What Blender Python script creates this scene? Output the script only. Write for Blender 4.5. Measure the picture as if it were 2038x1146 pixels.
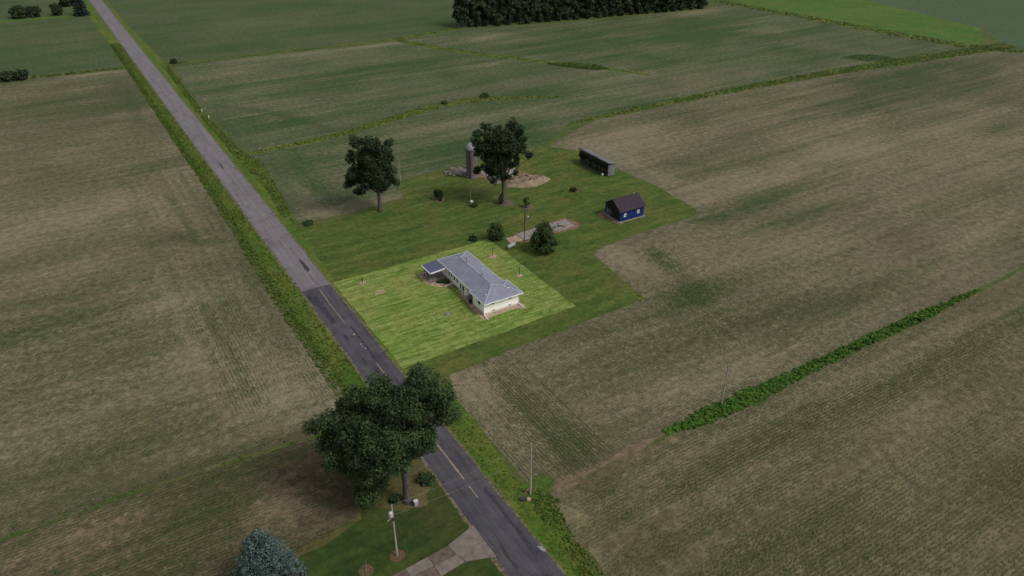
import bpy, bmesh, math, random
import numpy as np
from mathutils import Vector, Matrix
from mathutils.geometry import delaunay_2d_cdt

for o in list(bpy.data.objects):
    bpy.data.objects.remove(o)
SC = bpy.context.scene
COL = SC.collection
R = math.radians

# ------------------------------------------------------------------ camera
PITCH, YAW, CAMH = 30.6, 31.475, 85.0
cam = bpy.data.cameras.new('camera')
cam.lens = 1510 / 2038 * 36
cam.sensor_width = 36
cam.clip_start = 1.0
cam.clip_end = 9000
co = bpy.data.objects.new('camera', cam)
COL.objects.link(co)
co.location = (0, 0, CAMH)
co.rotation_euler = (R(90 - PITCH), 0, R(-YAW))
SC.camera = co

# ------------------------------------------------------------------ sky (overcast) and sun
SUN_EL, SUN_AZ = 50.0, 148.0          # azimuth: degrees clockwise from +Y (the road)
w = bpy.data.worlds.new('World')
SC.world = w
w.use_nodes = True
nt = w.node_tree
for n in list(nt.nodes):
    nt.nodes.remove(n)
sky = nt.nodes.new('ShaderNodeTexSky')
sky.sky_type = 'NISHITA'
sky.sun_disc = False
sky.sun_elevation = R(SUN_EL)
sky.sun_rotation = R(SUN_AZ)
sky.air_density = 1.0
sky.dust_density = 4.0
sky.ozone_density = 1.0
hsv = nt.nodes.new('ShaderNodeHueSaturation')      # cloud cover: the sky light is nearly white
hsv.inputs['Saturation'].default_value = 0.16
bg = nt.nodes.new('ShaderNodeBackground')
bg.inputs['Strength'].default_value = 0.125
wo = nt.nodes.new('ShaderNodeOutputWorld')
nt.links.new(sky.outputs[0], hsv.inputs['Color'])
nt.links.new(hsv.outputs[0], bg.inputs['Color'])
nt.links.new(bg.outputs[0], wo.inputs['Surface'])
sl = bpy.data.lights.new('sun', 'SUN')
sl.energy = 1.5
sl.angle = R(16)
sl.color = (1.0, 0.95, 0.87)
so = bpy.data.objects.new('sun', sl)
COL.objects.link(so)
so.location = (60, 120, 120)
so.rotation_euler = (R(90 - SUN_EL), 0, R(180 - SUN_AZ))
SC.view_settings.view_transform = 'Standard'
SC.view_settings.look = 'None'
SC.view_settings.exposure = 0.0
SC.view_settings.gamma = 1.0
SC.view_settings.use_curve_mapping = False

# ------------------------------------------------------------------ helpers
RNG = np.random.default_rng(7)
PERM = np.random.default_rng(3).random((256, 256))


def vnoise(x, y, s=0):
    x = np.asarray(x, float) + 37.7 * s
    y = np.asarray(y, float) - 19.3 * s
    xi, yi = np.floor(x).astype(int), np.floor(y).astype(int)
    fx, fy = x - xi, y - yi
    fx, fy = fx * fx * (3 - 2 * fx), fy * fy * (3 - 2 * fy)
    a, b = PERM[xi & 255, yi & 255], PERM[(xi + 1) & 255, yi & 255]
    c, d = PERM[xi & 255, (yi + 1) & 255], PERM[(xi + 1) & 255, (yi + 1) & 255]
    return (a * (1 - fx) + b * fx) * (1 - fy) + (c * (1 - fx) + d * fx) * fy


def fbm(x, y, s=0, o=3):
    t, a, n = 0, 0.5, 0
    for k in range(o):
        t = t + a * vnoise(x * 2 ** k, y * 2 ** k, s + k * 5)
        n += a
        a *= 0.5
    return t / n


def tag(o, label=None, cat=None, group=None, kind=None):
    if label: o['label'] = label
    if cat: o['category'] = cat
    if group: o['group'] = group
    if kind: o['kind'] = kind
    return o


def thing(name, loc, label, cat, group=None):
    o = bpy.data.objects.new(name, None)
    COL.objects.link(o)
    o.empty_display_size = 0.2
    o.location = loc
    return tag(o, label, cat, group)


def root_loc(p):
    v = Vector((0, 0, 0))
    while p is not None:
        v += p.location
        p = p.parent
    return v


def copy_tree(o, parent=None):
    c = o.copy()
    COL.objects.link(c)
    c.parent = parent
    for ch in list(o.children):
        copy_tree(ch, c)
    return c


class MB:
    """collects faces in world coordinates; build() makes one mesh object"""
    def __init__(s):
        s.v, s.f = [], []

    def add(s, vs, fs):
        b = len(s.v)
        s.v += [tuple(v) for v in vs]
        s.f += [tuple(i + b for i in f) for f in fs]
        return s

    def box(s, x0, x1, y0, y1, z0, z1):
        return s.add([(x0, y0, z0), (x1, y0, z0), (x1, y1, z0), (x0, y1, z0),
                      (x0, y0, z1), (x1, y0, z1), (x1, y1, z1), (x0, y1, z1)],
                     [(0, 3, 2, 1), (4, 5, 6, 7), (0, 1, 5, 4), (1, 2, 6, 5), (2, 3, 7, 6), (3, 0, 4, 7)])

    def prism(s, poly, z0, z1):
        n = len(poly)
        return s.add([(x, y, z0) for x, y in poly] + [(x, y, z1) for x, y in poly],
                     [tuple(range(n))[::-1], tuple(range(n, 2 * n))] +
                     [(i, (i + 1) % n, (i + 1) % n + n, i + n) for i in range(n)])

    def tube(s, pts, rad, n=8, cap=True):
        pts = [Vector(p) for p in pts]
        if not hasattr(rad, '__len__'):
            rad = [rad] * len(pts)
        rings = []
        vs, fs = [], []
        for i, p in enumerate(pts):
            d = (pts[min(i + 1, len(pts) - 1)] - pts[max(i - 1, 0)]).normalized()
            u = d.cross(Vector((0, 0, 1)) if abs(d.z) < 0.9 else Vector((1, 0, 0))).normalized()
            v = d.cross(u)
            for k in range(n):
                a = 2 * math.pi * k / n
                vs.append(p + (u * math.cos(a) + v * math.sin(a)) * rad[i])
        for i in range(len(pts) - 1):
            for k in range(n):
                fs.append((i * n + k, i * n + (k + 1) % n, (i + 1) * n + (k + 1) % n, (i + 1) * n + k))
        if cap:
            fs.append(tuple(range(n))[::-1])
            fs.append(tuple(range((len(pts) - 1) * n, len(pts) * n)))
        return s.add(vs, fs)

    def lathe(s, c, prof, n=24):
        vs, fs = [], []
        for r, z in prof:
            for k in range(n):
                a = 2 * math.pi * k / n
                vs.append((c[0] + r * math.cos(a), c[1] + r * math.sin(a), c[2] + z))
        m = len(prof)
        for i in range(m - 1):
            for k in range(n):
                fs.append((i * n + k, i * n + (k + 1) % n, (i + 1) * n + (k + 1) % n, (i + 1) * n + k))
        fs.append(tuple(range(n))[::-1])
        fs.append(tuple(range((m - 1) * n, m * n)))
        return s.add(vs, fs)

    def rock(s, c, sx, sy, sz, rng, n=7):
        vs, fs = [], []
        for j, (zz, rr) in enumerate(((-.25, .9), (.45, 1.0), (.9, .55))):
            for k in range(n):
                a = 2 * math.pi * k / n
                q = rr * (0.75 + 0.5 * rng.random())
                vs.append((c[0] + sx * q * math.cos(a), c[1] + sy * q * math.sin(a), c[2] + sz * zz * (.85 + .3 * rng.random())))
        for j in range(2):
            for k in range(n):
                fs.append((j * n + k, j * n + (k + 1) % n, (j + 1) * n + (k + 1) % n, (j + 1) * n + k))
        fs.append(tuple(range(2 * n, 3 * n)))
        return s.add(vs, fs)

    def build(s, name, mat, parent=None, smooth=False):
        off = root_loc(parent)
        me = bpy.data.meshes.new(name)
        me.from_pydata([(v[0] - off.x, v[1] - off.y, v[2] - off.z) for v in s.v], [], s.f)
        me.materials.append(mat)
        if smooth:
            me.polygons.foreach_set('use_smooth', [True] * len(me.polygons))
        me.update()
        o = bpy.data.objects.new(name, me)
        COL.objects.link(o)
        o.parent = parent
        return o


# ------------------------------------------------------------------ materials
class NB:
    def __init__(s, name):
        s.m = bpy.data.materials.new(name)
        s.m.use_nodes = True
        s.t = s.m.node_tree
        s.b = s.t.nodes['Principled BSDF']
        s.b.inputs['Roughness'].default_value = 0.9
        s.b.inputs['Specular IOR Level'].default_value = 0.2

    def n(s, typ, **kw):
        x = s.t.nodes.new(typ)
        for k, v in kw.items():
            setattr(x, k, v)
        return x

    def l(s, a, b):
        s.t.links.new(a, b)

    def val(s, sock, v):
        if isinstance(v, (int, float, tuple)):
            sock.default_value = v
        else:
            s.l(v, sock)

    def math(s, op, a, b=0.0, c=None, clamp=False):
        x = s.n('ShaderNodeMath', operation=op, use_clamp=clamp)
        s.val(x.inputs[0], a)
        s.val(x.inputs[1], b)
        if c is not None:
            s.val(x.inputs[2], c)
        return x.outputs[0]

    def mix(s, f, a, b):
        x = s.n('ShaderNodeMix', data_type='RGBA')
        s.val(x.inputs[0], f)
        for sock, v in ((x.inputs[6], a), (x.inputs[7], b)):
            s.val(sock, v if not isinstance(v, tuple) else (v + (1,))[:4])
        return x.outputs[2]

    def pos(s):
        return s.n('ShaderNodeNewGeometry').outputs['Position']

    def objco(s):
        return s.n('ShaderNodeTexCoord').outputs['Object']

    def noise(s, vec, scale, detail=3, rough=0.55, sc=(1, 1, 1), off=(0, 0, 0)):
        if sc != (1, 1, 1) or off != (0, 0, 0):
            mp = s.n('ShaderNodeMapping')
            mp.inputs['Scale'].default_value = sc
            mp.inputs['Location'].default_value = off
            s.l(vec, mp.inputs['Vector'])
            vec = mp.outputs[0]
        x = s.n('ShaderNodeTexNoise')
        x.inputs['Scale'].default_value = scale
        x.inputs['Detail'].default_value = detail
        x.inputs['Roughness'].default_value = rough
        s.l(vec, x.inputs['Vector'])
        return x.outputs['Fac']

    def ramp(s, f, lo, hi):
        x = s.n('ShaderNodeMapRange')
        s.l(f, x.inputs[0])
        x.inputs[1].default_value, x.inputs[2].default_value = lo, hi
        return x.outputs[0]

    def attr(s, name):
        return s.n('ShaderNodeAttribute', attribute_name=name).outputs['Fac']

    def mottle(s, col, p, scale, amt):
        # fine natural colour variation from blade to blade and clod to clod
        n = s.noise(p, scale, 5, .92, off=(17, 23, 0))
        v = s.n('ShaderNodeMapRange')
        s.l(n, v.inputs[0])
        v.inputs[1].default_value, v.inputs[2].default_value = .36, .64
        v.inputs[3].default_value, v.inputs[4].default_value = 1 - amt, 1 + amt
        x = s.n('ShaderNodeVectorMath', operation='SCALE')
        s.l(col, x.inputs[0])
        s.l(v.outputs[0], x.inputs['Scale'])
        return x.outputs[0]

    def bump(s, h, strength=0.4, dist=0.1):
        x = s.n('ShaderNodeBump')
        x.inputs['Strength'].default_value = strength
        x.inputs['Distance'].default_value = dist
        s.l(h, x.inputs['Height'])
        s.l(x.outputs[0], s.b.inputs['Normal'])

    def done(s, col):
        s.val(s.b.inputs['Base Color'], col if not isinstance(col, tuple) else col + (1,))
        return s.m


def simple(name, a, b=None, scale=1.5, rough=0.85, sc=(1, 1, 1), bump=0.0, metal=0.0, lo=.35, hi=.65):
    k = NB(name)
    k.b.inputs['Roughness'].default_value = rough
    k.b.inputs['Metallic'].default_value = metal
    if b is None:
        b = tuple(c * .8 for c in a)
    f = k.noise(k.objco(), scale, 5, .6, sc)
    if bump:
        k.bump(f, bump, .05)
    return k.done(k.mix(k.ramp(f, lo, hi), a, b))


def field_mat(name, soilA, soilB, grnA, grnB, streak=.5, grain=2.5):
    k = NB(name)
    p = k.pos()
    sx = k.noise(p, 1, 4, .6, (.022, .55, 0))
    sy = k.noise(p, 1, 4, .6, (.55, .022, 0))
    ry = k.attr('rowy')
    mx = k.n('ShaderNodeMix')
    k.l(ry, mx.inputs[0]); k.l(sx, mx.inputs[2]); k.l(sy, mx.inputs[3])
    st = mx.outputs[0]
    patch = k.noise(p, .06, 5, .6, off=(3, 7, 0))
    fine = k.noise(p, .75, 6, .82)
    fine2 = k.noise(p, .6, 6, .85, off=(50, 9, 0))
    dash = k.noise(p, 1, 3, .7, (.5, 2.2, 0), (5, 5, 0))
    a = k.math('MULTIPLY', k.math('SUBTRACT', st, .5), streak)
    b = k.math('MULTIPLY', k.math('SUBTRACT', fine, .5), grain)
    c = k.math('MULTIPLY', k.math('SUBTRACT', patch, .5), .45)
    fac = k.math('ADD', k.math('ADD', k.attr('cover'), a), k.math('ADD', b, c), clamp=True)
    sf = k.math('ADD', k.math('MULTIPLY', k.math('SUBTRACT', fine2, .5), 3.4),
                k.math('ADD', k.attr('soil'), k.math('MULTIPLY', k.math('SUBTRACT', st, .5), .7)), clamp=True)
    soil = k.mix(sf, soilA, soilB)
    resid = k.math('MULTIPLY', k.ramp(dash, .56, .72), .35)
    soil = k.mix(resid, soil, tuple(min(1, c * 1.35) for c in soilA))
    grn = k.mix(k.ramp(fine2, .3, .7), grnA, grnB)
    k.bump(fine, .6, .15)
    return k.done(k.mottle(k.mix(fac, soil, grn), p, .55, .34))


def lawn_mat(name, a, b, c, dry, warm=.5, sx=(.05, .25, 0), big=.16):
    k = NB(name)
    p = k.pos()
    n1 = k.noise(p, big, 5, .62)
    n2 = k.noise(p, 1, 4, .65, sx)
    n3 = k.noise(p, .8, 6, .85)
    n4 = k.noise(p, .09, 4, .6, off=(31, 3, 0))
    f1 = k.ramp(k.math('ADD', k.math('MULTIPLY', n1, .5), k.math('MULTIPLY', n3, .5)), .38, .62)
    col = k.mix(f1, a, b)
    col = k.mix(k.math('MULTIPLY', k.ramp(n2, .42, .62), .8), col, c)
    f2 = k.math('MULTIPLY', k.ramp(k.math('ADD', k.math('MULTIPLY', n4, .6), k.math('MULTIPLY', n3, .4)), .47, .60), warm)
    col = k.mix(f2, col, dry)
    k.bump(n3, .5, .08)
    return k.done(k.mottle(col, p, .7, .36))


def leaf_mat(name, a, b, c=None, clump=.0):
    k = NB(name)
    k.b.inputs['Roughness'].default_value = .7
    g = k.n('ShaderNodeNewGeometry')
    f = g.outputs['Random Per Island']
    if clump:
        nz = k.noise(k.objco(), clump, 2, .5)
        f = k.math('ADD', k.math('MULTIPLY', f, .5), k.math('MULTIPLY', k.ramp(nz, .35, .65), .5))
    col = k.mix(f, a, b)
    if c is not None:
        oi = k.n('ShaderNodeObjectInfo')
        col = k.mix(k.math('MULTIPLY', oi.outputs['Random'], .8), col, c)
    return k.done(col)


M = {}
TAN, TAN2 = (.205, .178, .125), (.135, .112, .078)
M['field_left'] = field_mat('field_left', (.172, .150, .092), (.084, .071, .043), (.058, .076, .026), (.028, .041, .014), .8)
M['field_dark'] = field_mat('field_dark', (.150, .114, .072), (.058, .042, .028), (.040, .060, .016), (.020, .034, .010), .8)
M['field_right'] = field_mat('field_right', (.166, .142, .088), (.080, .066, .042), (.048, .068, .022), (.024, .038, .013), 1.0)
M['field_olive'] = field_mat('field_olive', (.152, .130, .074), (.078, .064, .036), (.062, .074, .022), (.031, .041, .012), .7)
M['field_north'] = field_mat('field_north', (.140, .134, .076), (.072, .072, .042), (.038, .076, .018), (.020, .043, .012), 1.0)
M['field_far'] = field_mat('field_far', (.096, .106, .052), (.058, .066, .034), (.038, .078, .016), (.022, .047, .012), .9)
M['field_blue'] = field_mat('field_blue', (.08, .11, .06), (.055, .075, .042), (.050, .092, .036), (.034, .062, .027), .5, .8)
M['ground'] = lawn_mat('ground_grass', (.035, .06, .012), (.055, .085, .018), (.07, .085, .02), (.11, .095, .035))
M['meadow'] = lawn_mat('meadow', (.026, .075, .008), (.058, .130, .015), (.070, .115, .020), (.085, .095, .022), .5, (.08, .03, 0), .12)
M['lawn'] = lawn_mat('lawn', (.026, .054, .008), (.050, .090, .012), (.082, .108, .020), (.108, .090, .026), .45, (.10, .4, 0), .4)
M['lot_lawn'] = lawn_mat('lot_lawn', (.054, .110, .011), (.108, .176, .026), (.205, .250, .070), (.225, .195, .068), .40, (.15, 1.3, 0), .35)  # lighter than the lawn outside: the plot's brightening is put into these greens
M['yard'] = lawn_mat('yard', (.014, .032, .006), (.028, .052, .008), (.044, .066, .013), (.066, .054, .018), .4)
M['verge'] = lawn_mat('verge', (.030, .070, .007), (.056, .106, .010), (.090, .118, .017), (.128, .108, .028), .45, (.5, .05, 0))
M['weed_ground'] = lawn_mat('weed_ground', (.018, .05, .006), (.040, .095, .009), (.06, .12, .013), (.08, .09, .02), .3)
M['strip'] = lawn_mat('strip', (.036, .076, .010), (.068, .120, .014), (.105, .128, .024), (.150, .130, .042), .6, (.05, .6, 0))
M['shrubby'] = lawn_mat('shrubby', (.02, .045, .010), (.035, .065, .014), (.03, .06, .012), (.05, .06, .02), .2)
M['dirt'] = simple('dirt', (.20, .135, .085), (.11, .072, .048), 1.2, .95, bump=.6)
M['pale_dirt'] = simple('pale_dirt', (.40, .315, .23), (.24, .16, .105), 1.0, .95, bump=.5)
M['red_dirt'] = simple('red_dirt', (.165, .125, .078), (.085, .065, .040), .6, .95, bump=.6)
M['dry_yard'] = lawn_mat('dry_yard', (.040, .052, .014), (.070, .070, .022), (.10, .085, .032), (.12, .085, .04), .8)
M['shoulder'] = simple('shoulder', (.15, .125, .085), (.06, .062, .03), 1.3, .95, bump=.5, lo=.42, hi=.58)
M['mulch'] = simple('mulch', (.13, .085, .045), (.06, .042, .025), 3, .95, bump=.8)
M['concrete'] = simple('concrete', (.185, .162, .138), (.12, .10, .085), .8, .9, bump=.2)
M['concrete_brown'] = simple('concrete_brown', (.135, .104, .082), (.075, .056, .044), 1.3, .9, bump=.2)
M['slab'] = simple('slab_concrete', (.25, .225, .205), (.16, .14, .12), .9, .9, bump=.2)
M['pale_rubble'] = simple('pale_rubble', (.29, .25, .24), (.15, .125, .12), 2, .9, bump=.4)
M['yellow'] = simple('faded_yellow', (.34, .27, .16), (.16, .13, .09), 2.5, .85)
M['white_mark'] = simple('white_mark', (.30, .29, .29), (.17, .165, .165), 3, .85)
M['bark'] = simple('bark', (.11, .095, .082), (.05, .042, .036), 4, .95, (1, 1, .3), .7)
M['dark_bark'] = simple('dark_bark', (.05, .042, .035), (.025, .02, .018), 4, .95, (1, 1, .3), .7)
M['pole_wood'] = simple('pole_wood', (.34, .31, .27), (.22, .20, .17), 3, .9, (1, 1, .15))
M['dark_metal'] = simple('dark_metal', (.05, .05, .055), (.03, .03, .033), 3, .6)
M['grey_metal'] = simple('grey_metal', (.33, .35, .38), (.24, .26, .28), 3, .5)
M['pale_metal'] = simple('pale_metal', (.45, .47, .48), (.35, .36, .37), 2, .5)
M['wire'] = simple('wire', (.14, .15, .13), (.10, .11, .09), 1, .6)
M['white_wall'] = simple('white_siding', (.86, .855, .81), (.80, .79, .73), .9, .7)
M['white_trim'] = simple('white_trim', (.80, .80, .80), (.70, .70, .70), 2, .6)
M['glass'] = simple('window_glass', (.02, .023, .028), (.012, .014, .018), 1, .15)
M['porch_roof'] = simple('porch_roof', (.085, .10, .17), (.06, .07, .125), 2.5, .7)
M['ridge_cap'] = simple('ridge_cap', (.40, .41, .49), (.30, .31, .38), 2, .8)
M['block'] = simple('foundation_block', (.62, .54, .44), (.46, .38, .30), 1.5, .9)
M['door_dark'] = simple('door_dark', (.05, .045, .045), (.03, .03, .03), 2, .6)
M['blue_siding'] = simple('blue_siding', (.010, .028, .125), (.007, .018, .085), 1.2, .55)
M['weathered'] = simple('weathered_boards', (.045, .042, .045), (.014, .013, .014), 1.6, .9, (1, 1, .5), lo=.42, hi=.58)
M['grey_door'] = simple('grey_door', (.11, .13, .15), (.075, .09, .105), 2, .8)
M['brown_shingle'] = simple('brown_shingle', (.043, .036, .046), (.026, .021, .028), 2.2, .9, (1, 1, 1), .3)
M['tin_roof'] = simple('tin_roof', (.145, .148, .16), (.10, .10, .11), .7, .5, (1, .3, 1))
M['crib_end'] = simple('crib_end', (.16, .165, .185), (.10, .10, .115), 1.2, .8, (1, 1, .3))
M['crib_board'] = simple('crib_board', (.05, .045, .045), (.02, .018, .018), 1.5, .9)
M['pale_board'] = simple('pale_board', (.16, .14, .155), (.09, .08, .09), 2, .9)
M['silo_stave'] = simple('silo_stave', (.19, .17, .166), (.115, .10, .10), 1.0, .9, (1, 1, .25), .2)
M['silo_dome'] = simple('silo_dome', (.25, .25, .28), (.18, .18, .20), 1.5, .55)
M['tank'] = simple('tank_paint', (.30, .31, .32), (.22, .23, .235), 1.2, .5)
M['leaf'] = leaf_mat('oak_leaf', (.007, .021, .006), (.056, .092, .031), clump=.75)
M['leaf_dark'] = leaf_mat('dark_leaf', (.006, .017, .005), (.028, .046, .015), clump=.5)
M['leaf_mid'] = leaf_mat('mid_leaf', (.022, .044, .012), (.045, .072, .020))
M['leaf_far'] = leaf_mat('far_leaf', (.007, .016, .008), (.026, .044, .018), (.034, .056, .018))
M['spruce_blue'] = leaf_mat('spruce_blue', (.030, .060, .055), (.105, .150, .140), clump=1.1)
M['spruce_dark'] = leaf_mat('spruce_dark', (.012, .022, .020), (.026, .042, .036))
M['ivy'] = leaf_mat('ivy', (.010, .020, .006), (.024, .038, .011))
M['crop'] = leaf_mat('crop_leaf', (.050, .066, .022), (.090, .094, .036), (.048, .078, .016))
M['crop_dark'] = leaf_mat('crop_dark_leaf', (.024, .044, .010), (.048, .064, .018), (.034, .068, .008))
M['grass_blade'] = leaf_mat('grass_blade', (.048, .098, .011), (.090, .125, .018), (.098, .118, .022))
M['weed_leaf'] = leaf_mat('weed_leaf', (.028, .090, .007), (.072, .148, .014), (.020, .066, .007))
M['bank_leaf'] = leaf_mat('bank_leaf', (.022, .062, .007), (.052, .102, .012), (.085, .105, .020))


def road_mat(name, a, b, crack, patch=.5):
    k = NB(name)
    p = k.pos()
    n1 = k.noise(p, 1, 5, .62, (.9, .06, 0))
    n2 = k.noise(p, .35, 5, .65, off=(8, 2, 0))
    n3 = k.noise(p, 3.5, 4, .7)
    f = k.math('ADD', k.math('MULTIPLY', n1, .45), k.math('ADD', k.math('MULTIPLY', n2, .35), k.math('MULTIPLY', n3, .2)))
    col = k.mix(k.ramp(f, .40, .60), a, b)
    vo = k.n('ShaderNodeTexVoronoi', feature='DISTANCE_TO_EDGE')
    vo.inputs['Scale'].default_value = .15
    nz = k.n('ShaderNodeTexNoise'); nz.inputs['Scale'].default_value = .5; nz.inputs['Detail'].default_value = 4
    k.l(p, nz.inputs['Vector'])
    va = k.n('ShaderNodeVectorMath', operation='MULTIPLY_ADD')
    k.l(nz.outputs['Color'], va.inputs[0]); va.inputs[1].default_value = (6, 6, 0); k.l(p, va.inputs[2])
    k.l(va.outputs[0], vo.inputs['Vector'])
    cr = k.math('MULTIPLY', k.math('MULTIPLY', k.ramp(vo.outputs['Distance'], .016, .004), k.ramp(n2, .42, .6)), .55)
    col = k.mix(cr, col, crack)
    pt = k.noise(p, 1, 4, .6, (.55, .09, 0), (4, 40, 0))
    col = k.mix(k.math('MULTIPLY', k.ramp(pt, .60, .68), patch), col, crack)
    k.bump(n3, .25, .03)
    k.b.inputs['Roughness'].default_value = .75
    return k.done(col)


M['road_old'] = road_mat('road_old', (.168, .156, .168), (.112, .103, .113), (.055, .045, .055), .5)
M['road_new'] = road_mat('road_new', (.080, .074, .088), (.042, .039, .049), (.016, .014, .022), .75)


def roof_mat(name, a, b, c):
    k = NB(name)
    p = k.pos()
    n1 = k.noise(p, .5, 5, .7)
    n2 = k.noise(p, 6, 3, .7)
    col = k.mix(k.ramp(n1, .35, .65), a, b)
    col = k.mix(k.math('MULTIPLY', k.ramp(n2, .4, .7), .55), col, c)
    wv = k.n('ShaderNodeTexWave', wave_type='BANDS', bands_direction='Z')
    wv.inputs['Scale'].default_value = 3.2
    k.l(p, wv.inputs['Vector'])
    k.bump(wv.outputs['Fac'], .35, .02)
    return k.done(col)


M['roof'] = roof_mat('grey_shingle', (.205, .212, .275), (.135, .140, .190), (.29, .297, .36))


# ------------------------------------------------------------------ ground sheets
def smoothline(poly, step, amp, seed, closed=True):
    out = []
    n = len(poly)
    for i in range(n if closed else n - 1):
        a, b = Vector(poly[i]), Vector(poly[(i + 1) % n])
        L = (b - a).length
        m = max(1, int(L / step))
        nrm = Vector((-(b - a).y, (b - a).x)) / max(L, 1e-6)
        for j in range(m):
            q = a + (b - a) * (j / m)
            d = (float(fbm(q.x * .35, q.y * .35, seed, 3)) - .5) * 2 * amp
            e = (float(vnoise(q.x * 1.7, q.y * 1.7, seed + 2)) - .5) * amp
            q = q + nrm * (d + e)
            out.append((q.x, q.y))
    if not closed:
        out.append(tuple(poly[-1]))
    return out


def inside(poly, x, y):
    c = np.zeros(x.shape, bool)
    n = len(poly)
    for i in range(n):
        x1, y1 = poly[i]
        x2, y2 = poly[i - 1]
        m = ((y1 > y) != (y2 > y))
        if m.any() and y1 != y2:
            xx = (x2 - x1) * (y - y1) / (y2 - y1) + x1
            c ^= m & (x < xx)
    return c


def sheet(name, poly, z, mat, label, cat, cell=4.0, step=2.0, amp=.3, seed=1, attrs=None, relief=0.0, kind='structure'):
    bd = smoothline(poly, step, amp, seed) if step else list(poly)
    xs, ys = [p[0] for p in bd], [p[1] for p in bd]
    gx, gy = np.meshgrid(np.arange(min(xs) + cell / 2, max(xs), cell), np.arange(min(ys) + cell / 2, max(ys), cell))
    gx, gy = gx.ravel(), gy.ravel()
    r = np.random.default_rng(seed)
    gx = gx + (r.random(gx.shape) - .5) * cell * .4
    gy = gy + (r.random(gy.shape) - .5) * cell * .4
    if gx.size:
        k = inside(bd, gx, gy)
        gx, gy = gx[k], gy[k]
    pts = [Vector(p) for p in bd] + [Vector((a, b)) for a, b in zip(gx, gy)]
    v, e, f, *_ = delaunay_2d_cdt(pts, [], [list(range(len(bd)))], 1, 1e-4)
    P = np.array([(q.x, q.y) for q in v])
    Z = np.full(len(P), z)
    if relief:
        Z = Z + relief * fbm(P[:, 0] * .3, P[:, 1] * .3, seed, 3)
    me = bpy.data.meshes.new(name)
    me.from_pydata(np.column_stack([P, Z]).tolist(), [], [tuple(t) for t in f])
    me.materials.append(mat)
    me.update()
    if me.polygons and me.polygons[0].normal.z < 0:
        me.flip_normals()
    if attrs is not None:
        for kx, arr in attrs(P[:, 0], P[:, 1]).items():
            a = me.attributes.new(kx, 'FLOAT', 'POINT')
            a.data.foreach_set('value', np.clip(arr, -1, 2).astype(np.float32))
    o = bpy.data.objects.new(name, me)
    COL.objects.link(o)
    tag(o, label, cat, kind=kind)
    return o


LOD0, LOD1 = 105.0, 180.0


def near(x, y):
    d = np.sqrt(x * x + y * y)
    return np.clip((LOD1 - d) / (LOD1 - LOD0), 0, 1)


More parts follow.
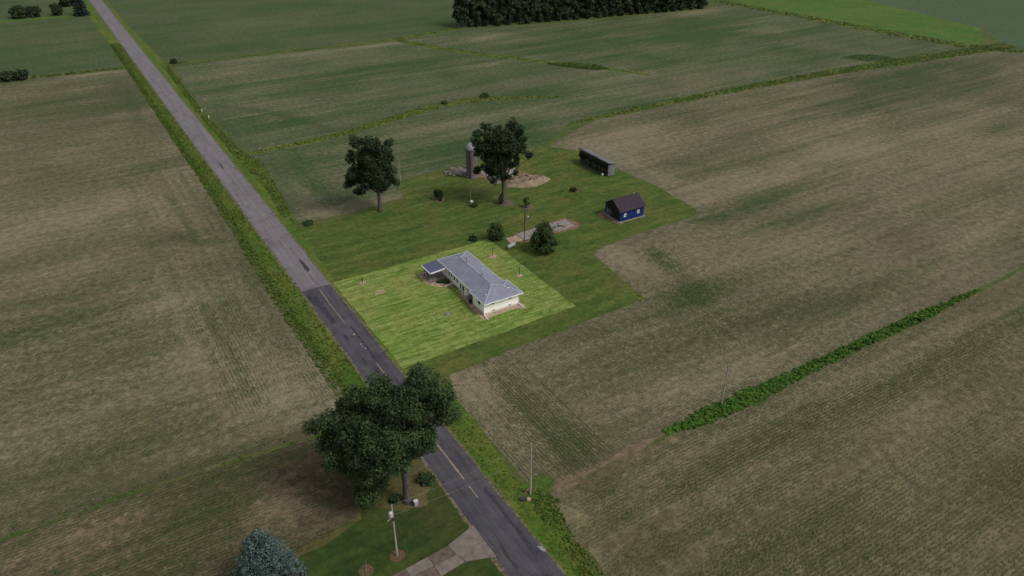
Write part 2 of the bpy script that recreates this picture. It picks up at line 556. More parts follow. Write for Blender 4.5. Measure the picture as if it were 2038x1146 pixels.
# patches: (x, y, rx, ry, d_cover, d_soil(+ = darker))
PATCH = {
    'left': [(-5, 320, 26, 45, .30, .15), (25, 330, 9, 30, .25, .35), (-8, 160, 26, 4, .28, .1), (-16, 171, 18, 3, .25, 0), (27, 155, 3, 24, .12, .35),
             (19, 111, 9, 4, -.25, -.45), (-12, 114, 24, 6, .30, .1), (0, 128, 14, 3, .15, 0), (26, 117, 5, 8, -.1, -.2), (16, 187, 9, 1.6, .35, .3),
             (-14, 213, 22, 14, -.15, -.35), (10, 215, 18, 10, -.1, -.2), (20, 241, 10, 20, .12, .1), (10, 140, 10, 20, -.12, -.2), (5, 123.5, 14, 1.2, .3, 0),
             (13, 150, 1.0, 30, .22, 0), (21.5, 150, .9, 30, .2, 0), (0, 101, 25, 2.0, .15, .7), (20, 99, 6, 2, -.1, .8), (20, 365, 14, 2.2, -.4, -.5), (-20, 104, 14, 2, .3, .2)],
    'lower': [(13, 86, 5, 4, -.5, -.9), (3, 92, 8, 2.6, .5, -.1), (21, 91, 7, 7, -.15, .5), (-16, 97, 14, 3, -.1, -.4), (-4, 87, 8, 3, .15, 0), (10, 97, 14, 2, .2, .2), (22, 83, 3, 5, -.3, .45), (-10, 80, 10, 4, .25, .2)],
    'right': [(51, 95, 4.5, 5, -.3, -.5), (55, 83, 1.8, 12, .35, .1), (104, 101, 9, 5, .5, .1), (104, 122, 4, 9, -.35, -.45), (109, 85, 26, 3.5, .3, .35), (112, 112, 3, 10, .3, 0),
              (150, 140, 30, 14, -.12, -.2), (220, 140, 60, 16, -.18, -.35), (300, 172, 70, 22, .35, .1), (143, 124, 26, 3, .28, .2), (144, 101, 20, 6, -.15, -.3), (157, 184, 20, 12, -.15, -.3),
              (58, 75, 5, 5, .28, .1), (87, 75, 12, 2.5, -.25, -.4), (75, 88, 14, 3, .18, .15), (136, 81, 16, 4, .2, .3), (190, 84, 24, 5, -.1, -.2), (116, 118, 7, 4, .05, .1), (240, 118, 50, 9, -.1, -.2),
              (52, 100, 6, 2, -.2, -.3), (62, 69, 16, 1.5, -.25, .5), (330, 185, 60, 12, .3, .1), (200, 196, 40, 6, .15, 0), (145, 165, 6, 25, -.2, -.35), (170, 160, 40, 3, .15, .1)],
    'olive': [(51, 66, 6, 1.3, -.45, .35), (60, 67, 8, .9, -.4, .3), (48, 63, 3, 2.2, -.5, -.7), (54, 60, 1.2, 6, .3, 0), (98, 60, 14, 2, .1, 0), (127, 62, 20, 2.5, -.12, -.2), (98, 35, 16, 5, .12, .1),
              (54, 52, 8, 3, -.1, .4), (46, 54, 2.5, 6, -.2, -.3), (67, 45, 8, 4, .12, .1), (80, 52, 12, 3, -.12, -.25), (66, 56, 2, 8, .12, .1), (110, 50, 10, 4, -.1, -.2)],
    'north': [(142, 351, 18, 3, -.5, -.7), (100, 354, 34, 4, -.3, -.5), (62, 335, 22, 4, -.2, -.3), (80, 345, 30, 2, -.2, -.4), (194, 337, 16, 8, -.4, -.6), (280, 288, 40, 16, .4, .1), (259, 317, 40, 6, .3, .1),
              (62, 181.5, 17, 3.8, -.6, -.75), (57, 197, 3, 9, .35, 0), (45, 195, 4, 12, .05, .4), (52, 220, 6, 10, .05, .5), (208, 246, 30, 7, -.12, -.2), (154, 222, 14, 9, -.25, -.3), (318, 281, 18, 10, -.2, -.4),
              (330, 332, 20, 4, -.6, -.6), (355, 222, 26, 7, -.1, .3), (72, 210, 20, 8, .05, .1), (115, 205, 26, 7, .40, .1), (44, 271, 6, 22, .1, .5), (59, 274, 14, 2, -.2, -.2), (120, 228, 24, 4, -.2, -.35),
              (209, 265, 12, 6, -.1, 0), (149, 322, 10, 10, .05, -.2), (100, 300, 30, 6, .15, .1), (140, 215, 14, 5, .35, .1), (62, 187, 14, 2, -.1, .3)],
    'far': [(80, 380, 30, 8, .25, .1), (150, 395, 30, 10, .1, 0), (100, 430, 40, 12, -.2, -.2), (60, 460, 12, 20, -.1, .4), (10, 380, 16, 3, .2, 0), (15, 430, 14, 20, -.1, -.2)],
}
LINES = {
    'left': [([(24, 350), (25, 328), (24, 313), (24, 299), (23, 287)], 1.3, .2, .6), ([(15, 192), (17, 186), (22, 181), (26, 179)], 1.2, .3, .5), ([(-22, 155), (0, 153), (23, 148), (27, 148)], 1.2, .25, 0),
             ([(-30, 125), (-9, 122), (10, 118), (27, 115)], 1.0, .3, 0), ([(21, 241), (20, 203), (19, 160), (21, 135)], 1.3, .25, 0), ([(12, 230), (12.5, 170), (13, 112)], 1.0, .25, 0), ([(-30, 138), (5, 134)], 1.2, .2, 0)],
    'north': [([(51, 292), (61, 281), (68, 270), (72, 258), (80, 241)], 1.6, .2, .8), ([(60, 228), (140, 231), (210, 228)], 2.0, -.2, -.2), ([(60, 318), (180, 308)], 2.5, .15, 0), ([(60, 300), (170, 292)], 2.0, -.2, -.2)],
    'right': [([(113, 120), (109, 105), (106, 95)], 2.2, .35, 0), ([(134, 126), (145, 125), (161, 124)], 1.4, .3, 0), ([(131, 178), (150, 168), (162, 154)], 1.2, .2, 0), ([(58, 97), (58, 85), (59, 74), (60, 70)], 1.3, .3, 0),
              ([(66, 92), (120, 94), (180, 95)], 1.5, .2, .1), ([(150, 112), (230, 112), (300, 110)], 1.8, .2, .1), ([(150, 150), (260, 152)], 2.0, .2, .1), ([(140, 135), (300, 137)], 2.0, -.15, -.2)],
    'olive': [([(56, 67), (56, 58), (57, 50)], 1.2, .35, 0), ([(64, 58), (130, 57)], 1.2, .15, 0), ([(62, 63), (150, 63)], 1.0, -.15, -.2)],
}
BASE = {'left': (.30, .42), 'lower': (.48, .50), 'right': (.32, .42), 'olive': (.42, .45), 'north': (.56, .50), 'far': (.58, .50)}


def cover(key, x, y, rowy):
    b, s0 = BASE[key]
    sx = fbm(x * .02, y * .28, 11, 4)
    sy = fbm(x * .28, y * .02, 12, 4)
    st = sx * (1 - rowy) + sy * rowy
    c = b + (st - .5) * 1.1 + (fbm(x * .045, y * .06, 15, 4) - .5) * .75
    s = s0 + (fbm(x * .05, y * .08, 25, 4) - .5) * .8 - (st - .5) * .4
    for px, py, rx, ry, dc, ds in PATCH.get(key, ()):
        wob = .55 + .9 * fbm(x * .16 + px, y * .16, 31, 3)
        q = np.exp(-(((x - px) / rx) ** 2 + ((y - py) / ry) ** 2) * wob * 1.1)
        c = c + 1.25 * dc * q
        s = s + 1.1 * ds * q
    for pts, wid, dc, ds in LINES.get(key, ()):
        d = np.full(x.shape, 1e9)
        for (ax, ay), (bx, by) in zip(pts[:-1], pts[1:]):
            t = np.clip(((x - ax) * (bx - ax) + (y - ay) * (by - ay)) / ((bx - ax) ** 2 + (by - ay) ** 2), 0, 1)
            d = np.minimum(d, np.hypot(x - ax - t * (bx - ax), y - ay - t * (by - ay)))
        q = np.exp(-(d / wid) ** 2) * (.5 + fbm(x * .2, y * .2, 51, 2))
        c = c + dc * q
        s = s + ds * q
    return c, s


def rowy_fn(kind):
    if kind == 'left':
        return lambda x, y: ((x > 9.5) & (y > 109) & (y < 235)).astype(float)
    if kind == 'right':
        return lambda x, y: ((x < 62) & (y < 102)).astype(float)
    if kind == 'north':
        return lambda x, y: ((x < 62) & (y < 232)).astype(float)
    return lambda x, y: np.zeros(x.shape)


def fattr(key, lod=True):
    rf = rowy_fn(key)

    def fn(x, y):
        ry = rf(x, y)
        c, s = cover(key, x, y, ry)
        if lod:
            c = c * (1 - .45 * near(x, y))
        return {'cover': c, 'soil': s, 'rowy': ry}
    return fn


# base sheet to the horizon
sheet('ground', [(-4000, -1500), (4500, -1500), (4500, 6000), (-4000, 6000)], 0, M['ground'],
      'dull green grass ground under and beyond all the fields', 'ground', cell=900, step=0)

LAWN = [(41.2, 99.5), (48.5, 101.8), (75, 103), (97, 103.6), (98.2, 114), (100, 127.5), (117, 129), (135, 129), (138.5, 132),
        (140, 150), (138.5, 166), (138, 183), (132, 193.2), (97, 191.7), (78.2, 191.0), (74.6, 178), (58.5, 176.3), (44, 177.0), (41.2, 178.5)]
F_LEFT = [(-90, 101.5), (-3, 101), (21.6, 98.9), (30, 98), (30.6, 110), (30.0, 125), (29.2, 140), (30.3, 204), (30.2, 295), (30.4, 366), (-4, 370.5), (-90, 377)]
F_LOWER = [(-90, 55), (4, 55), (7, 74), (12.6, 76.4), (21.8, 78.2), (23, 86), (27, 95), (30, 97), (21.6, 98.2), (-3, 100.3), (-90, 101)]
F_RIGHT = [(46.4, 68.7), (60, 68.8), (72, 69.4), (160, 69.0), (230, 69.5), (420, 50), (520, 120), (396, 181), (378, 191), (282, 201.5), (214, 205.5), (160, 206), (137, 196), (128, 190), (134, 180), (134, 140), (136, 131),
           (110, 130), (98, 125), (94, 106), (75, 104), (49, 102.5), (46.5, 96)]
F_OLIVE = [(46.2, 10), (300, -40), (420, 48), (230, 69.2), (160, 67.8), (72, 68.0), (60, 68.2), (47.6, 68.0), (46.4, 60)]
F_NORTH = [(45.5, 181), (46, 179.5), (60, 178), (75, 180), (80, 192), (132, 194.5), (150, 207.5), (214, 211.0), (282, 208.0), (377, 199.5), (362, 347), (333, 336), (240, 348.5), (192, 362.5), (152, 356), (48, 363.5), (46, 300), (47.5, 240), (48.5, 229)]
F_TOP = [(47, 368), (152, 360.5), (192, 368), (330, 352), (362, 352), (520, 520), (620, 1400), (44.5, 1400), (43.8, 470)]
F_FARLEFT = [(-150, 384), (-4, 374), (29.5, 371.5), (29.3, 418), (29, 503), (-150, 505)]

sheet('field', F_LEFT, .004, M['field_left'], 'tan sparsely sprouted crop field along the left side of the road', 'field', 2.0, 2.0, .7, 11, fattr('left'))
sheet('field', F_LOWER, .006, M['field_dark'], 'dark brown and green crop field left of the big foreground tree', 'field', 2.5, 2.0, .6, 12, fattr('lower'))
sheet('field', F_RIGHT, .005, M['field_right'], 'broad tan crop field right of the farmstead between two ditches', 'field', 2.2, 2.0, .5, 13, fattr('right'))
sheet('field', F_OLIVE, .007, M['field_olive'], 'olive brown crop field filling the lower right of the picture', 'field', 2.0, 2.0, .5, 14, fattr('olive'))
sheet('field', F_NORTH, .004, M['field_north'], 'grey green crop field behind the farmstead, crossed by grass swales', 'field', 2.4, 2.0, .7, 15, fattr('north'))
sheet('field', F_TOP, .005, M['field_far'], 'green field at the top beyond the windbreak, right of the road', 'field', 7.0, 4.0, .8, 16, fattr('far', False))
sheet('field', F_FARLEFT, .006, M['field_far'], 'far green field at the upper left beside the road', 'field', 5.0, 3.0, .8, 17, fattr('far', False))
sheet('field', [(-150, 514), (28, 512.5), (29, 1400), (-400, 1400), (-400, 514)], .005, M['field_far'],
      'farthest green field behind the roadside spruce at the upper left', 'field', 9.0, 5.0, .8, 18, fattr('far', False))
sheet('field', [(380, 181), (424, 221), (442, 306), (560, 420), (800, 420), (800, 60), (520, 122), (398, 180)], .003, M['field_blue'],
      'bluish green field in the upper right corner beyond the meadow', 'field', 8.0, 4.0, .8, 19,
      lambda x, y: {'cover': .75 + (fbm(x * .02, y * .05, 5) - .5) * .6, 'soil': fbm(x * .03, y * .03, 8), 'rowy': x * 0})
sheet('meadow', [(365, 351), (379, 204), (392, 200), (424, 223), (432, 260), (443, 308), (480, 430), (420, 430)], .009, M['meadow'],
      'bright green meadow in the upper right beyond the ditch corner', 'meadow', 6.0, 3.0, 1.2, 20)
sheet('lawn', LAWN, .009, M['lawn'], 'mown farmstead lawn around the sheds and silo', 'lawn', 3.0, 1.6, .35, 21)
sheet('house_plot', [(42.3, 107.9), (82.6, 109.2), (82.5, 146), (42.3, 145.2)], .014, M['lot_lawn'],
      'square lawn around the white house, brightening painted into its colour', 'lawn', 2.5, 1.0, .3, 22)
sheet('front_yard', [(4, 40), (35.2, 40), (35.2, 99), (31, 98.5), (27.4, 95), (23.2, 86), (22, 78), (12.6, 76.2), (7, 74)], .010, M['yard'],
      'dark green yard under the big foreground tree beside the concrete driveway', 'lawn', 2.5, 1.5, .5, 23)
# verges
sheet('road_verge', [(30.4, 97), (35.2, 97), (35.2, 1400), (29.2, 1400), (29.2, 503), (30.4, 370), (30.2, 300), (30.3, 204), (29.2, 140), (30.4, 120)], .012, M['verge'],
      'grass verge along the left edge of the road', 'verge', 4, 1.8, .35, 24)
sheet('road_verge', [(41.2, 20), (45.0, 20), (45.0, 52), (46.0, 60), (47.8, 66.5), (45, 74), (46.6, 86), (46.6, 96), (44, 101), (43.0, 106), (43, 146), (43.8, 177), (45.6, 185), (46.8, 205),
                     (48.6, 229), (45.5, 240), (44.4, 290), (46.2, 364), (44, 470), (44, 1400), (41.2, 1400)], .011, M['verge'],
      'grass verge along the right edge of the road', 'verge', 4, 1.8, .3, 25)


def band(center, half, name, z, mat, label, cat, seed, amp=.5, relief=0.0):
    L, Rr = [], []
    n = len(center)
    for i, (x, y) in enumerate(center):
        a, b = center[max(i - 1, 0)], center[min(i + 1, n - 1)]
        d = Vector((b[0] - a[0], b[1] - a[1])).normalized()
        h = half[i] if hasattr(half, '__len__') else half
        L.append((x - d.y * h, y + d.x * h))
        Rr.append((x + d.y * h, y - d.x * h))
    poly = Rr + L[::-1]
    return poly, sheet(name, poly, z, mat, label, cat, 2.5, 1.5, amp, seed, relief=relief)


SWALE = [(47, 236.5), (56, 236.8), (65, 237.2), (74, 238), (83, 239.6), (97, 243.5), (111, 247.8), (122, 250.3), (133, 250.3), (146, 246), (158, 240), (166, 235.5)]
GW = [(152, 357), (156, 345), (161, 332), (166, 322), (178, 302), (190, 284), (200, 270), (209, 255), (216, 241)]
DITCH = [(150, 207.2), (165, 208.4), (190, 208.6), (214, 208.3), (248, 207), (282, 205), (330, 200), (379, 195.2), (398, 192)]
NDITCH = [(46, 366), (80, 362.6), (120, 358.8), (152, 357.8), (170, 361), (192, 365.5)]
MDITCH = [(362, 350), (367, 300), (372, 250), (378, 204), (386, 188), (400, 176)]
LDITCH = [(-90, 380.5), (-4, 372.3), (16, 370.3), (31, 368.8)]
STRIP = [(72, 68.8), (80, 68.4), (92, 68.2), (106, 68.4), (120, 68.6), (140, 68.5), (162, 68.3)]
b_sw, _ = band(SWALE, [1.6, 1.8, 2, 2, 2.2, 2.6, 2.8, 2.8, 2.6, 2.2, 1.6, .8], 'grass_swale', .013, M['strip'], 'curving grass swale across the field behind the farmstead', 'swale', 31, .8)
b_gw, _ = band(GW, [2, 3.2, 3, 2.8, 2.8, 3.0, 3.2, 2.0, .8], 'grass_waterway', .014, M['strip'], 'green grass waterway slanting through the back field', 'waterway', 32, .9)
b_di, _ = band(DITCH, [.8, 1.8, 2.2, 2.4, 3, 3.4, 4.2, 4.8, 4.8], 'grass_ditch', .015, M['strip'], 'long weedy ditch bank dividing the back field from the tan field', 'ditch', 33, .8)
b_nd, _ = band(NDITCH, [1.5, 1.2, 1.4, 2.2, 2, 2], 'grass_ditch', .013, M['strip'], 'thin green ditch line between the road and the windbreak', 'ditch', 34, .5)
b_md, _ = band(MDITCH, [4, 4, 4.5, 5, 4, 3], 'grass_ditch', .016, M['strip'], 'ditch bank along the near edge of the bright meadow', 'ditch', 35, .9)
b_ld, _ = band(LDITCH, [2.0, 1.6, 1.2, 1.2], 'grass_ditch', .013, M['strip'], 'green ditch running to the left edge from the road', 'ditch', 36, .4)
b_st, _ = band(STRIP, [.5, 1.7, 1.9, 1.2, 1.0, 1.3, .2], 'weed_strip', .014, M['weed_ground'], 'bright green weedy strip between the two right fields', 'ditch', 37, .9)
b_wp, _ = band([(190, 280), (196, 274), (203, 264), (207, 259)], [1, 4.0, 4.2, 1], 'sedge_patch', .018, M['shrubby'], 'dark sedge patch in the grass waterway', 'patch', 38, .8)
b_po, _ = band([(309, 219), (316, 215), (323, 210), (328, 204)], [.8, 6.0, 5.5, 1], 'sedge_patch', .019, M['shrubby'], 'dark weedy hollow beside the far ditch bank', 'patch', 39, .8)
band([(-90, 510), (10, 508.5), (29.5, 507)], [4, 3.5, 4], 'grass_strip', .012, M['meadow'], 'bright grass strip under the far roadside bushes', 'grass strip', 40, .6)
band([(12.4, 76.6), (17, 76.9), (21.8, 78.0), (23.0, 83)], [.5, .6, .5, .3], 'dirt_edge', .018, M['dry_yard'], 'dry brown edge between yard lawn and dark field', 'dirt', 41, .5)
b_cv, _ = band([(44.2, 68.6), (47, 69.4), (50, 70.8)], [1.6, 2.4, 1.2], 'weed_patch', .019, M['weed_ground'], 'dark weed patch at the foot of the roadside pole', 'patch', 42, .5)

band([(49, 68.2), (55, 68.3), (62, 68.5), (68, 68.7), (73, 68.8)], [1.1, .8, .7, .6, .3], 'dirt_edge', .017, M['red_dirt'], 'reddish bare line between the two right fields', 'dirt', 43, .6)
sheet('dry_ground', [(24.5, 79), (27, 76.5), (31, 75.5), (34.2, 79), (34.4, 86), (32, 92), (28, 93), (25.5, 87)], .016, M['dry_yard'], 'dry brownish grass under the big foreground tree', 'ground', 1.5, .8, .7, 44)
# ------------------------------------------------------------------ road
RX0, RX1 = 35.1, 41.4


def road_piece(y0, y1, z, mat, label, seed):
    st = 2.0 if y1 < 400 else 3.0
    pl = []
    ys = np.arange(y0, y1, st)
    jag = lambda y, s: (float(fbm(y * .3, s, seed, 3)) - .5) * .5
    pl += [(RX0 + jag(y, 1), y) for y in ys] + [(RX0, y1)]
    pl += [(RX1, y1)] + [(RX1 + jag(y, 9), y) for y in ys[::-1]]
    return sheet('road', pl, z, mat, label, 'road', 4, 0, 0, seed)


road_piece(-60, 145.2, .022, M['road_new'], 'dark recently paved near half of the road', 51)
road_piece(145.0, 1400, .020, M['road_old'], 'older pale grey far half of the road', 52)


for xa, xb, sd, lb in ((34.55, 35.35, 55, 'thin crumbling gravel edge on the left side of the road'), (41.2, 41.85, 56, 'thin crumbling gravel edge on the right side of the road')):
    sheet('road_shoulder', [(xa, 20), (xb, 20), (xb, 560), (xa, 560)], .017, M['shoulder'], lb, 'shoulder', 3, 1.0, .32, sd)


def marking(y0, y1, x, wid, seed, mat='yellow', label='', z=.028):
    m = MB()
    rr = random.Random(seed)
    y = y0
    L, Q = [], []
    while y <= y1:
        c = x + (float(fbm(y * .15, 2, 60, 3)) - .5) * .55
        h = wid * (.5 + .5 * rr.random()) * .5
        L.append((c - h, y)); Q.append((c + h, y))
        y += .7
    n = len(L)
    m.add([(a, b, z) for a, b in L] + [(a, b, z) for a, b in Q], [(i, i + n, i + n + 1, i + 1) for i in range(n - 1)])
    o = m.build('road_marking', M[mat])
    return tag(o, label, 'marking', 'worn centre line on the road', 'structure')


for i, (a, b, wd, lb) in enumerate([(72.5, 75.5, .22, 'short worn yellow centre dash nearest the driveway'), (77, 90.5, .30, 'wide worn yellow centre line beside the big foreground tree'),
                                    (99, 113, .16, 'worn yellow centre line just above the big foreground tree'), (128, 144.5, .17, 'worn yellow centre line on dark paving beside the plot'),
                                    (147, 158, .15, 'worn yellow centre line just past the paving joint'), (161, 226, .13, 'long thin yellow centre line on the older paving')]):
    marking(a, b, 38.55, wd, 70 + i, label=lb)
for i, y in enumerate(range(236, 330, 11)):
    marking(y, y + 2.5, 38.5, .14, 90 + i, label='faint pale centre dash on the far older paving')
m = MB(); rr = random.Random(5)
for i, (x, y, s) in enumerate(((38.7, 123.5, .24), (38.6, 119.6, .22), (38.8, 117.8, .2), (38.4, 118.6, .14))):
    m = MB()
    pl = [(x + s * math.cos(a) * (.7 + .5 * rr.random()), y + 1.2 * s * math.sin(a) * (.7 + .5 * rr.random())) for a in np.linspace(0, 6.28, 9)[:-1]]
    m.prism(pl, .026, .030)
    tag(m.build('road_patch', M['white_mark']), 'pale worn spot on the dark paving beside the plot', 'road patch', 'pale worn spots on the paving', 'structure')
m = MB(); m.prism([(41.0, 60.3), (41.55, 60.0), (41.75, 59.2), (41.35, 58.9), (41.1, 59.5)], .027, .06)
tag(m.build('road_patch', M['white_mark']), 'white flat fragment at the right road edge near the bottom', 'fragment')
for (x0, x1, y0, y1, sd, lb) in ((36.0, 37.4, 129, 142, 3, 'long black tar patch in the left lane beside the plot'), (38.9, 39.7, 153, 161, 4, 'black tar streak right of the centre line'),
                                 (39.7, 40.6, 60, 74, 5, 'black wheel track at the lower right road edge'), (37.4, 38.4, 100, 112, 6, 'dark tar patch above the big foreground tree'),
                                 (38.8, 39.5, 113, 127, 7, 'dark worn seam along the road beside the plot'), (37.6, 38.2, 227, 236, 8, 'small dark tar patch on the far road')):
    sheet('tar_patch', [(x0, y0), (x1, y0 + .6), (x1 - .1, y1), (x0 + .2, y1 - .6)], .0255, simple('tar%d' % sd, (.028, .024, .036), (.05, .045, .062), 1.2), lb, 'tar patch', 2, .7, .35, 100 + sd)

# ------------------------------------------------------------------ concrete driveway, slabs
dv = thing('driveway', (31, 64.5, .0), 'concrete driveway with a flared apron joining the road', 'driveway')
dv['kind'] = 'structure'
for i, (pl, mt) in enumerate((([(30.5, 66.9), (35.25, 68.3), (35.2, 64.95), (30.8, 64.95)], 'concrete'), ([(30.8, 64.9), (35.2, 64.9), (35.3, 61.7), (31.3, 63.2)], 'concrete'),
                              ([(27.3, 66.6), (30.44, 66.85), (30.72, 64.95), (27.3, 64.85)], 'concrete_brown'), ([(27.3, 64.8), (30.74, 64.9), (31.2, 63.2), (27.3, 62.8)], 'concrete'),
                              ([(23.8, 66.4), (27.24, 66.6), (27.24, 64.85), (23.8, 64.75)], 'concrete'), ([(23.8, 64.7), (27.24, 64.8), (27.24, 62.8), (23.8, 62.5)], 'concrete_brown'),
                              ([(20.2, 66.2), (23.74, 66.4), (23.74, 64.75), (20.2, 64.65)], 'concrete_brown'), ([(20.2, 64.6), (23.74, 64.7), (23.74, 62.5), (20.2, 62.3)], 'concrete'),
                              ([(14, 66.2), (20.14, 66.2), (20.14, 62.3), (14, 62.0)], 'concrete'))):
    m = MB(); m.prism(pl, .002, .055 + .006 * (i % 3))
    m.build('panel', M[mt], dv)

ps = thing('concrete_slab', (97, 143, 0), 'long cracked concrete slab in the lawn behind the round bush', 'slab')
for i, (x0, x1, y0, y1) in enumerate(((89.6, 94.2, 140.7, 144.6), (94.25, 99.2, 140.8, 144.9), (99.25, 105.0, 140.4, 145.2))):
    m = MB(); m.prism([(x0, y0), (x1, y0 + .1), (x1, y1), (x0, y1 - .1)], .0, .10 + .01 * i)
    m.build('panel', M['slab'], ps)
m = MB(); rr = random.Random(9)
for k in range(26):
    x, y = 101.2 + rr.gauss(0, 1.2), 142.6 + rr.gauss(0, .7)
    m.rock((x, y, .13), .12 + .25 * rr.random(), .1 + .2 * rr.random(), .12, rr, 5)
tag(m.build('debris', M['dark_metal'], ps), kind='stuff')
sheet('dirt_patch', [(86.0, 141.2), (89.5, 140.6), (89.5, 144.2), (86.3, 144.2)], .019, M['pale_dirt'], 'small reddish dirt square at the left end of the long slab', 'dirt', 1.5, .7, .25, 61)
sheet('dirt_patch', [(88, 139.7), (105, 139.4), (107.2, 141.6), (105.4, 146), (99, 145.4), (89, 144.9)], .017, M['dirt'], 'brown dirt rim around the long concrete slab', 'dirt', 1.5, .8, .35, 62)

# ------------------------------------------------------------------ the house
H = thing('ranch_house', (68, 126, 0), 'low white ranch house with grey hipped roof on the bright plot', 'house')
EV = 3.15
m = MB()
m.prism([(64.3, 116.0), (72.6, 116.0), (72.6, 120.8), (71.5, 120.8), (71.5, 136.7), (64.8, 136.7), (64.8, 127.3), (64.45, 127.0), (64.45, 124.6), (64.8, 124.3), (65.7, 124.3), (65.7, 120.9), (64.3, 120.9)], .45, EV)
m.build('wall', M['white_wall'], H)
m = MB()
m.prism([(64.33, 116.03), (72.57, 116.03), (72.57, 120.77), (71.47, 120.77), (71.47, 136.67), (64.83, 136.67), (64.83, 127.3), (64.48, 127.0), (64.48, 124.6), (64.83, 124.33), (65.73, 124.3), (65.73, 120.87), (64.33, 120.87)], -.05, .447)
m.build('foundation', M['block'], H)
# roof: main hip + cross hip at the near end
A, B_, Wb, C_ = (63.9, 115.2, EV), (73.25, 115.2, EV), (73.25, 121.5, EV), (63.9, 121.6, EV)
V1 = (72.15, 121.5, EV)
D_, E_, J_ = (66.95, 118.2, 4.32), (70.15, 118.2, 4.32), (68.0, 119.4, 4.68)
Cm = (64.35, 121.6, EV + .04)
F_, K_, G_ = (64.35, 137.4, EV + .12), (72.15, 137.4, EV + .12), (68.0, 133.2, 4.72)
E2 = (69.1, 119.3, 4.28)
ro = MB()
ro.add([A, B_, Wb, V1, K_, F_, C_, D_, E_, J_, G_, Cm],
       [(0, 7, 6), (0, 1, 8, 7), (7, 8, 9), (1, 2, 8), (2, 3, 8), (3, 9, 8), (3, 4, 10, 9), (4, 5, 10), (5, 11, 9, 10), (11, 7, 9), (6, 7, 11)])
# underside
ro.add([(x, y, z - .16) for x, y, z in (A, B_, Wb, V1, K_, F_, Cm, C_)], [(7, 6, 5, 4, 3, 2, 1, 0)])
rf = ro.build('roof', M['roof'], H)
m = MB()
edge = [A, B_, Wb, V1, K_, F_, Cm, C_]
for i in range(8):
    p, q = Vector(edge[i]), Vector(edge[(i + 1) % 8])
    d = (q - p); d.z = 0; d.normalize()
    nrm = Vector((d.y, -d.x, 0)) * .05
    a0, b0 = p - d * .0, q + d * .05
    m.add([a0 + nrm + Vector((0, 0, -.2)), b0 + nrm + Vector((0, 0, -.2)), b0 + nrm + Vector((0, 0, .02)), a0 + nrm + Vector((0, 0, .02)),
           a0 + Vector((0, 0, -.2)), b0 + Vector((0, 0, -.2)), b0 + Vector((0, 0, .02)), a0 + Vector((0, 0, .02))],
          [(0, 1, 2, 3), (7, 6, 5, 4), (3, 2, 6, 7), (1, 0, 4, 5), (0, 3, 7, 4), (2, 1, 5, 6)])
m.build('gutter', M['white_trim'], H)
for p, q in ((A, D_), (C_, D_), (D_, J_), (J_, G_), (B_, E_), (J_, E_), (G_, F_), (G_, K_), (Wb, E_)):
    m = MB()
    up = Vector((0, 0, .015))
    m.tube([Vector(p) + up, Vector(q) + up], .085, 6)
    m.build('ridge_cap', M['ridge_cap'], rf)


def hwin(x0, x1, y0, y1, z0, z1, parent, face, frame='white_trim'):
    """window on a wall: face is the outward axis '-x' or '-y'"""
    m = MB(); t = .07
    if face == '-y':
        for a in ((x0 - t, x1 + t, z0 - t, z0), (x0 - t, x1 + t, z1, z1 + t), (x0 - t, x0, z0, z1), (x1, x1 + t, z0, z1)):
            m.box(a[0], a[1], y0 - .06, y0 + .02, a[2], a[3])
        f = m.build('window', M[frame], parent)
        m = MB(); m.box(x0, x1, y0 - .03, y0 + .02, z0, z1)
    else:
        for a in ((y0 - t, y1 + t, z0 - t, z0), (y0 - t, y1 + t, z1, z1 + t), (y0 - t, y0, z0, z1), (y1, y1 + t, z0, z1)):
            m.box(x0 - .06, x0 + .02, a[0], a[1], a[2], a[3])
        f = m.build('window', M[frame], parent)
        m = MB(); m.box(x0 - .03, x0 + .02, y0, y1, z0, z1)
    m.build('pane', M['glass'], f)
    return f


hwin(65.9, 66.7, 116, 0, 2.15, 2.6, H, '-y')
hwin(70.2, 71.0, 116, 0, 2.15, 2.6, H, '-y')
hwin(66.2, 66.8, 116.03, 0, .5, .75, H, '-y')
hwin(70.1, 70.8, 116.03, 0, .5, .75, H, '-y')
for y0, y1, z0, z1, x in ((124.85, 125.75, 1.15, 2.45, 64.45), (126.15, 126.75, 1.15, 2.45, 64.45), (128.4, 129.05, 1.45, 2.45, 64.8), (129.7, 130.35, 1.45, 2.45, 64.8), (131.2, 131.7, 1.45, 2.45, 64.8), (132.2, 132.7, 1.45, 2.45, 64.8)):
    hwin(x, 0, y0, y1, z0, z1, H, '-x')
hwin(64.3, 0, 117.6, 118.6, 1.7, 2.5, H, '-x')
for y0 in (125.0, 126.0):
    hwin(64.46, 0, y0, y0 + .6, .5, .95, H, '-x')
m = MB(); m.box(65.62, 65.72, 122.0, 123.0, .47, 2.5); d = m.build('door', M['door_dark'], H)
m = MB(); m.box(65.57, 65.61, 122.1, 122.2, 1.3, 1.4); m.build('handle', M['pale_metal'], d)
m = MB(); m.box(64.4, 65.68, 121.0, 124.2, .0, .35); m.build('step', M['slab'], H)
